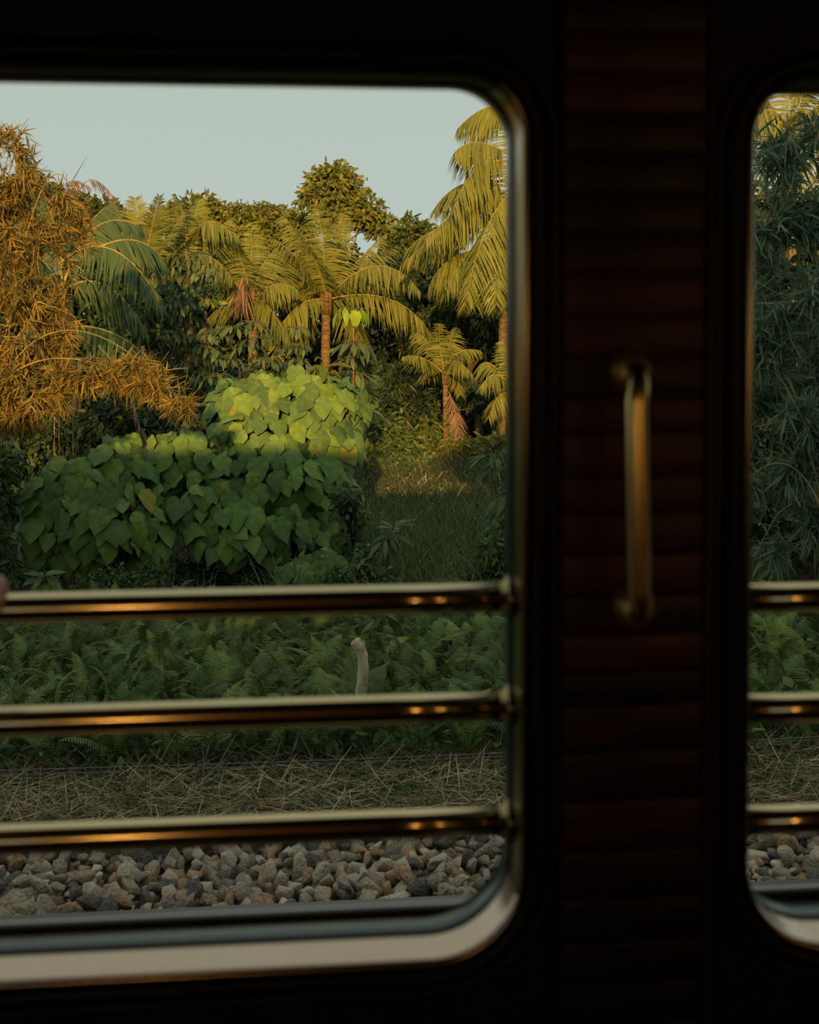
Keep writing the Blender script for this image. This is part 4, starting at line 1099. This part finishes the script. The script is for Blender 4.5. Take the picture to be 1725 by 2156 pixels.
# dry reed plumes against the sky
for lab, a, m, b in (('arching dry reed plume curling over the left skyline', (150, 470), (190, 378), (262, 450)), ('short dark reed plume above the golden bamboo', (110, 450), (140, 385), (190, 395)), ('thin reed stem leaning up at the left skyline', (120, 450), (150, 385), (182, 332))):
    C0 = at(*a, 15)
    G0 = Vector((C0.x, C0.y, float(gz(15)) - .05)); r = tag(empty('reed_plume', G0), lab, 'reed')
    mb = MB(); tube(mb, [G0, (G0 + C0) / 2, C0], [.009, .008, .006], 6); mb.build('stalk', M['culm'], r)
    frond('plume', r, C0, at(*m, 15), at(*b, 15), .20 if 'thin' not in lab else .03, 40, .010, .8, matn='dead', stalk=.45, rib=.006, droop=.3)

# ------------------------------------------------------------------ passenger holding the top bar at the left edge
def skin_mesh(name, verts, edges, radii, matr, parent, root_i=0, sub=2):
    bm = bmesh.new()
    ly = bm.verts.layers.skin.verify()
    vs = []
    for i, (c, rr) in enumerate(zip(verts, radii)):
        v_ = bm.verts.new(Vector(c) - parent_loc(parent)); v_[ly].radius = rr if isinstance(rr, tuple) else (rr, rr); v_[ly].use_root = (i == root_i); vs.append(v_)
    for a, b in edges: bm.edges.new((vs[a], vs[b]))
    m = bpy.data.meshes.new(name); bm.to_mesh(m); bm.free(); m.materials.append(matr)
    o = bpy.data.objects.new(name, m); COL.objects.link(o); o.parent = parent
    k = o.modifiers.new('skin', 'SKIN'); k.use_smooth_shade = True
    k = o.modifiers.new('sub', 'SUBSURF'); k.levels = k.render_levels = sub
    return o
def person():
    skin = noise_mat('warm_skin', [(.3, (.36, .19, .14)), (.7, (.46, .26, .20))], 12, .5, bump=.03)
    shirt = noise_mat('dark_shirt_cloth', [(.3, (.03, .035, .05)), (.7, (.05, .055, .075))], 40, .9, bump=.15)
    trou = noise_mat('charcoal_trouser_cloth', [(.3, (.02, .02, .022)), (.7, (.035, .034, .036))], 40, .9, bump=.15)
    hair = noise_mat('black_hair', [(.3, (.006, .005, .005)), (.7, (.015, .012, .01))], 30, .5, stretch=(6, 6, 1), bump=.4)
    X, Y0, Z = -.80, .78, ZF
    root = tag(empty('person', (X, Y0, Z)), 'person in dark clothes at the left, a hand gripping the top bar', 'person')
    bc = at(0, 1282, 1.25); hx = bc.x - .0330; zb = bc.z
    by = 1.25
    def ring(a, rr=.0250): return (by + rr * math.cos(math.radians(a)), zb + rr * math.sin(math.radians(a)))
    V_, E_, R_ = [], [], []
    def add(c, rr, frm=None):
        V_.append(c); R_.append(rr)
        if frm is not None: E_.append((frm, len(V_) - 1))
        return len(V_) - 1
    pel = add((X, Y0, Z + .92), (.14, .10)); ab = add((X, Y0, Z + 1.08), (.13, .09), pel); ch = add((X, Y0 - .01, Z + 1.27), (.15, .10), ab)
    nk0 = add((X, Y0 - .02, Z + 1.42), (.085, .07), ch); nk = add((X, Y0 - .01, Z + 1.49), .055, nk0); hd0 = add((X, Y0 + .015, Z + 1.56), (.07, .08), nk)
    hd = add((X, Y0 + .01, Z + 1.64), (.075, .092), hd0); ht_ = add((X, Y0, Z + 1.71), (.055, .07), hd)
    nose = add((X, Y0 + .112, Z + 1.60), .011, hd)
    for sx in (-1, 1): add((X + sx * .083, Y0 - .005, Z + 1.61), (.012, .022), hd)
    # right arm to the bar
    sh = add((X + .18, Y0 - .01, Z + 1.37), .06, nk0); el = add((-.47, .97, 2.09), .043, sh); wr = add((hx, 1.165, zb - .018), .026, el)
    pm = add((hx, 1.202, zb + .004), (.036, .019), wr)
    # left arm hanging
    s2 = add((X - .18, Y0 - .01, Z + 1.37), .06, nk0); e2 = add((X - .24, Y0 - .02, Z + 1.09), .043, s2); w2 = add((X - .24, Y0 + .04, Z + .85), .028, e2); p2 = add((X - .24, Y0 + .05, Z + .78), (.018, .036), w2)
    for sx in (-1, 1):
        hp = add((X + sx * .09, Y0, Z + .84), .085, pel); kn = add((X + sx * .10, Y0 + .01, Z + .47), .058, hp); an = add((X + sx * .10, Y0 - .01, Z + .09), .04, kn); add((X + sx * .11, Y0 + .15, Z + .035), .035, an)
    skin_mesh('body', V_, E_, R_, skin, root)
    # fingers wrapped over the bar, thumb below
    for k, (dx, ln) in enumerate(((-.029, 1), (-.0095, 1.1), (.0105, 1.05), (.0285, .85))):
        angs = [160, 115, 65, 60 - 45 * ln, 60 - 90 * ln, 60 - 125 * ln]
        vs = [(hx + dx * .9, 1.206, zb + .008)] + [(hx + dx, *ring(a)) for a in angs]
        f = skin_mesh('finger', vs, [(i, i + 1) for i in range(len(vs) - 1)], [.0105, .0108, .0102, .0105, .0098, .0095, .008], skin, root)
    vs = [(hx - .030, 1.19, zb + .012), (hx - .043, 1.212, zb - .006), (hx - .040, *ring(215)), (hx - .034, *ring(255)), (hx - .028, *ring(285))]
    skin_mesh('thumb', vs, [(i, i + 1) for i in range(4)], [.012, .012, .011, .010, .008], skin, root)
    # fingers of the hanging hand
    for k in range(4):
        y0 = Y0 + .025 + .018 * k; l = (.06, .072, .068, .055)[k]
        vs = [(X - .24, y0, Z + .765), (X - .238, y0 + .002, Z + .765 - l * .5), (X - .23, y0 + .004, Z + .765 - l * .85), (X - .222, y0 + .004, Z + .765 - l * 1.15)]
        skin_mesh('finger', vs, [(i, i + 1) for i in range(3)], [.0095, .009, .0085, .0072], skin, root)
    vs = [(X - .235, Y0 + .075, Z + .82), (X - .23, Y0 + .10, Z + .785), (X - .225, Y0 + .108, Z + .75)]
    skin_mesh('thumb', vs, [(0, 1), (1, 2)], [.012, .011, .009], skin, root)
    # clothes
    SV = [(X, Y0, Z + .90), (X, Y0, Z + 1.08), (X, Y0 - .01, Z + 1.27), (X, Y0 - .02, Z + 1.42), (X + .18, Y0 - .01, Z + 1.37), (-.47, .97, 2.09), (-.385, 1.075, 2.155), (X - .18, Y0 - .01, Z + 1.37), (X - .24, Y0 - .02, Z + 1.09), (X - .24, Y0 + .03, Z + .90)]
    skin_mesh('shirt', SV, [(0, 1), (1, 2), (2, 3), (3, 4), (4, 5), (5, 6), (3, 7), (7, 8), (8, 9)], [(.165, .125), (.155, .115), (.17, .122), (.095, .085), .078, .058, .047, .078, .058, .045], shirt, root)
    TV = [(X, Y0, Z + .93)]; TE = []; TR = [(.155, .12)]
    for sx in (-1, 1):
        i = len(TV); TV += [(X + sx * .09, Y0, Z + .83), (X + sx * .10, Y0 + .01, Z + .47), (X + sx * .10, Y0 - .01, Z + .06)]; TE += [(0, i), (i, i + 1), (i + 1, i + 2)]; TR += [.10, .075, .062]
    skin_mesh('trousers', TV, TE, TR, trou, root)
    for sx in (-1, 1):
        skin_mesh('shoe', [(X + sx * .10, Y0 - .03, Z + .05), (X + sx * .105, Y0 + .08, Z + .045), (X + sx * .11, Y0 + .19, Z + .035)], [(0, 1), (1, 2)], [.048, .046, .034], hair, root)
        mb = MB(); tube(mb, [(X + sx * .033, Y0 + .088, Z + 1.625), (X + sx * .033, Y0 + .097, Z + 1.625), (X + sx * .033, Y0 + .101, Z + 1.625)], [.012, .009, .003], 10)
        mb.build('eye', noise_mat('eye_white', [(.3, (.5, .48, .45)), (.7, (.6, .58, .55))], 5, .3, bump=0), root, smooth=True)
    mb = MB(); tube(mb, [(X - .028, Y0 + .088, Z + 1.562), (X - .012, Y0 + .099, Z + 1.564), (X + .012, Y0 + .099, Z + 1.564), (X + .028, Y0 + .088, Z + 1.562)], [.003, .006, .006, .003], 8)
    mb.build('mouth', noise_mat('lips', [(.3, (.28, .11, .09)), (.7, (.34, .14, .12))], 8, .5, bump=0), root, smooth=True)
    skin_mesh('hair', [(X, Y0 - .045, Z + 1.55), (X, Y0 - .035, Z + 1.64), (X, Y0 - .012, Z + 1.72), (X, Y0 + .05, Z + 1.715)], [(0, 1), (1, 2), (2, 3)], [(.07, .06), (.09, .08), (.082, .07), (.06, .035)], hair, root)
person()

# unseen tree added on the far side of the train to shade the right bamboo
def back_tree():
    B = Vector((3.2, -8.0, -.4))
    root = tag(empty('added_shade_tree', B), 'unseen tree added behind the train to shade the right bamboo', 'tree')
    mb, tr = MB(), MB()
    tube(tr, [B, B + Vector((0, 0, 3)), B + Vector((.2, 0, 7))], [.22, .17, .08], 10)
    for x, y, z, rr in ((1.6, -8, 6.6, 1.3), (3.0, -8, 7.0, 1.4), (4.4, -8.2, 6.8, 1.4), (2.2, -7.8, 5.6, 1.3), (3.6, -8, 5.6, 1.3), (2.4, -7.6, 4.6, 1.3), (4.0, -7.8, 4.6, 1.3), (5.4, -8, 5.2, 1.2)):
        blob_leaves(mb, (x, y, z), rr, 1500, .28, .14)
    tr.build('trunk', M['bark'], root, smooth=True); mb.build('foliage', M['tree'], root)
back_tree()
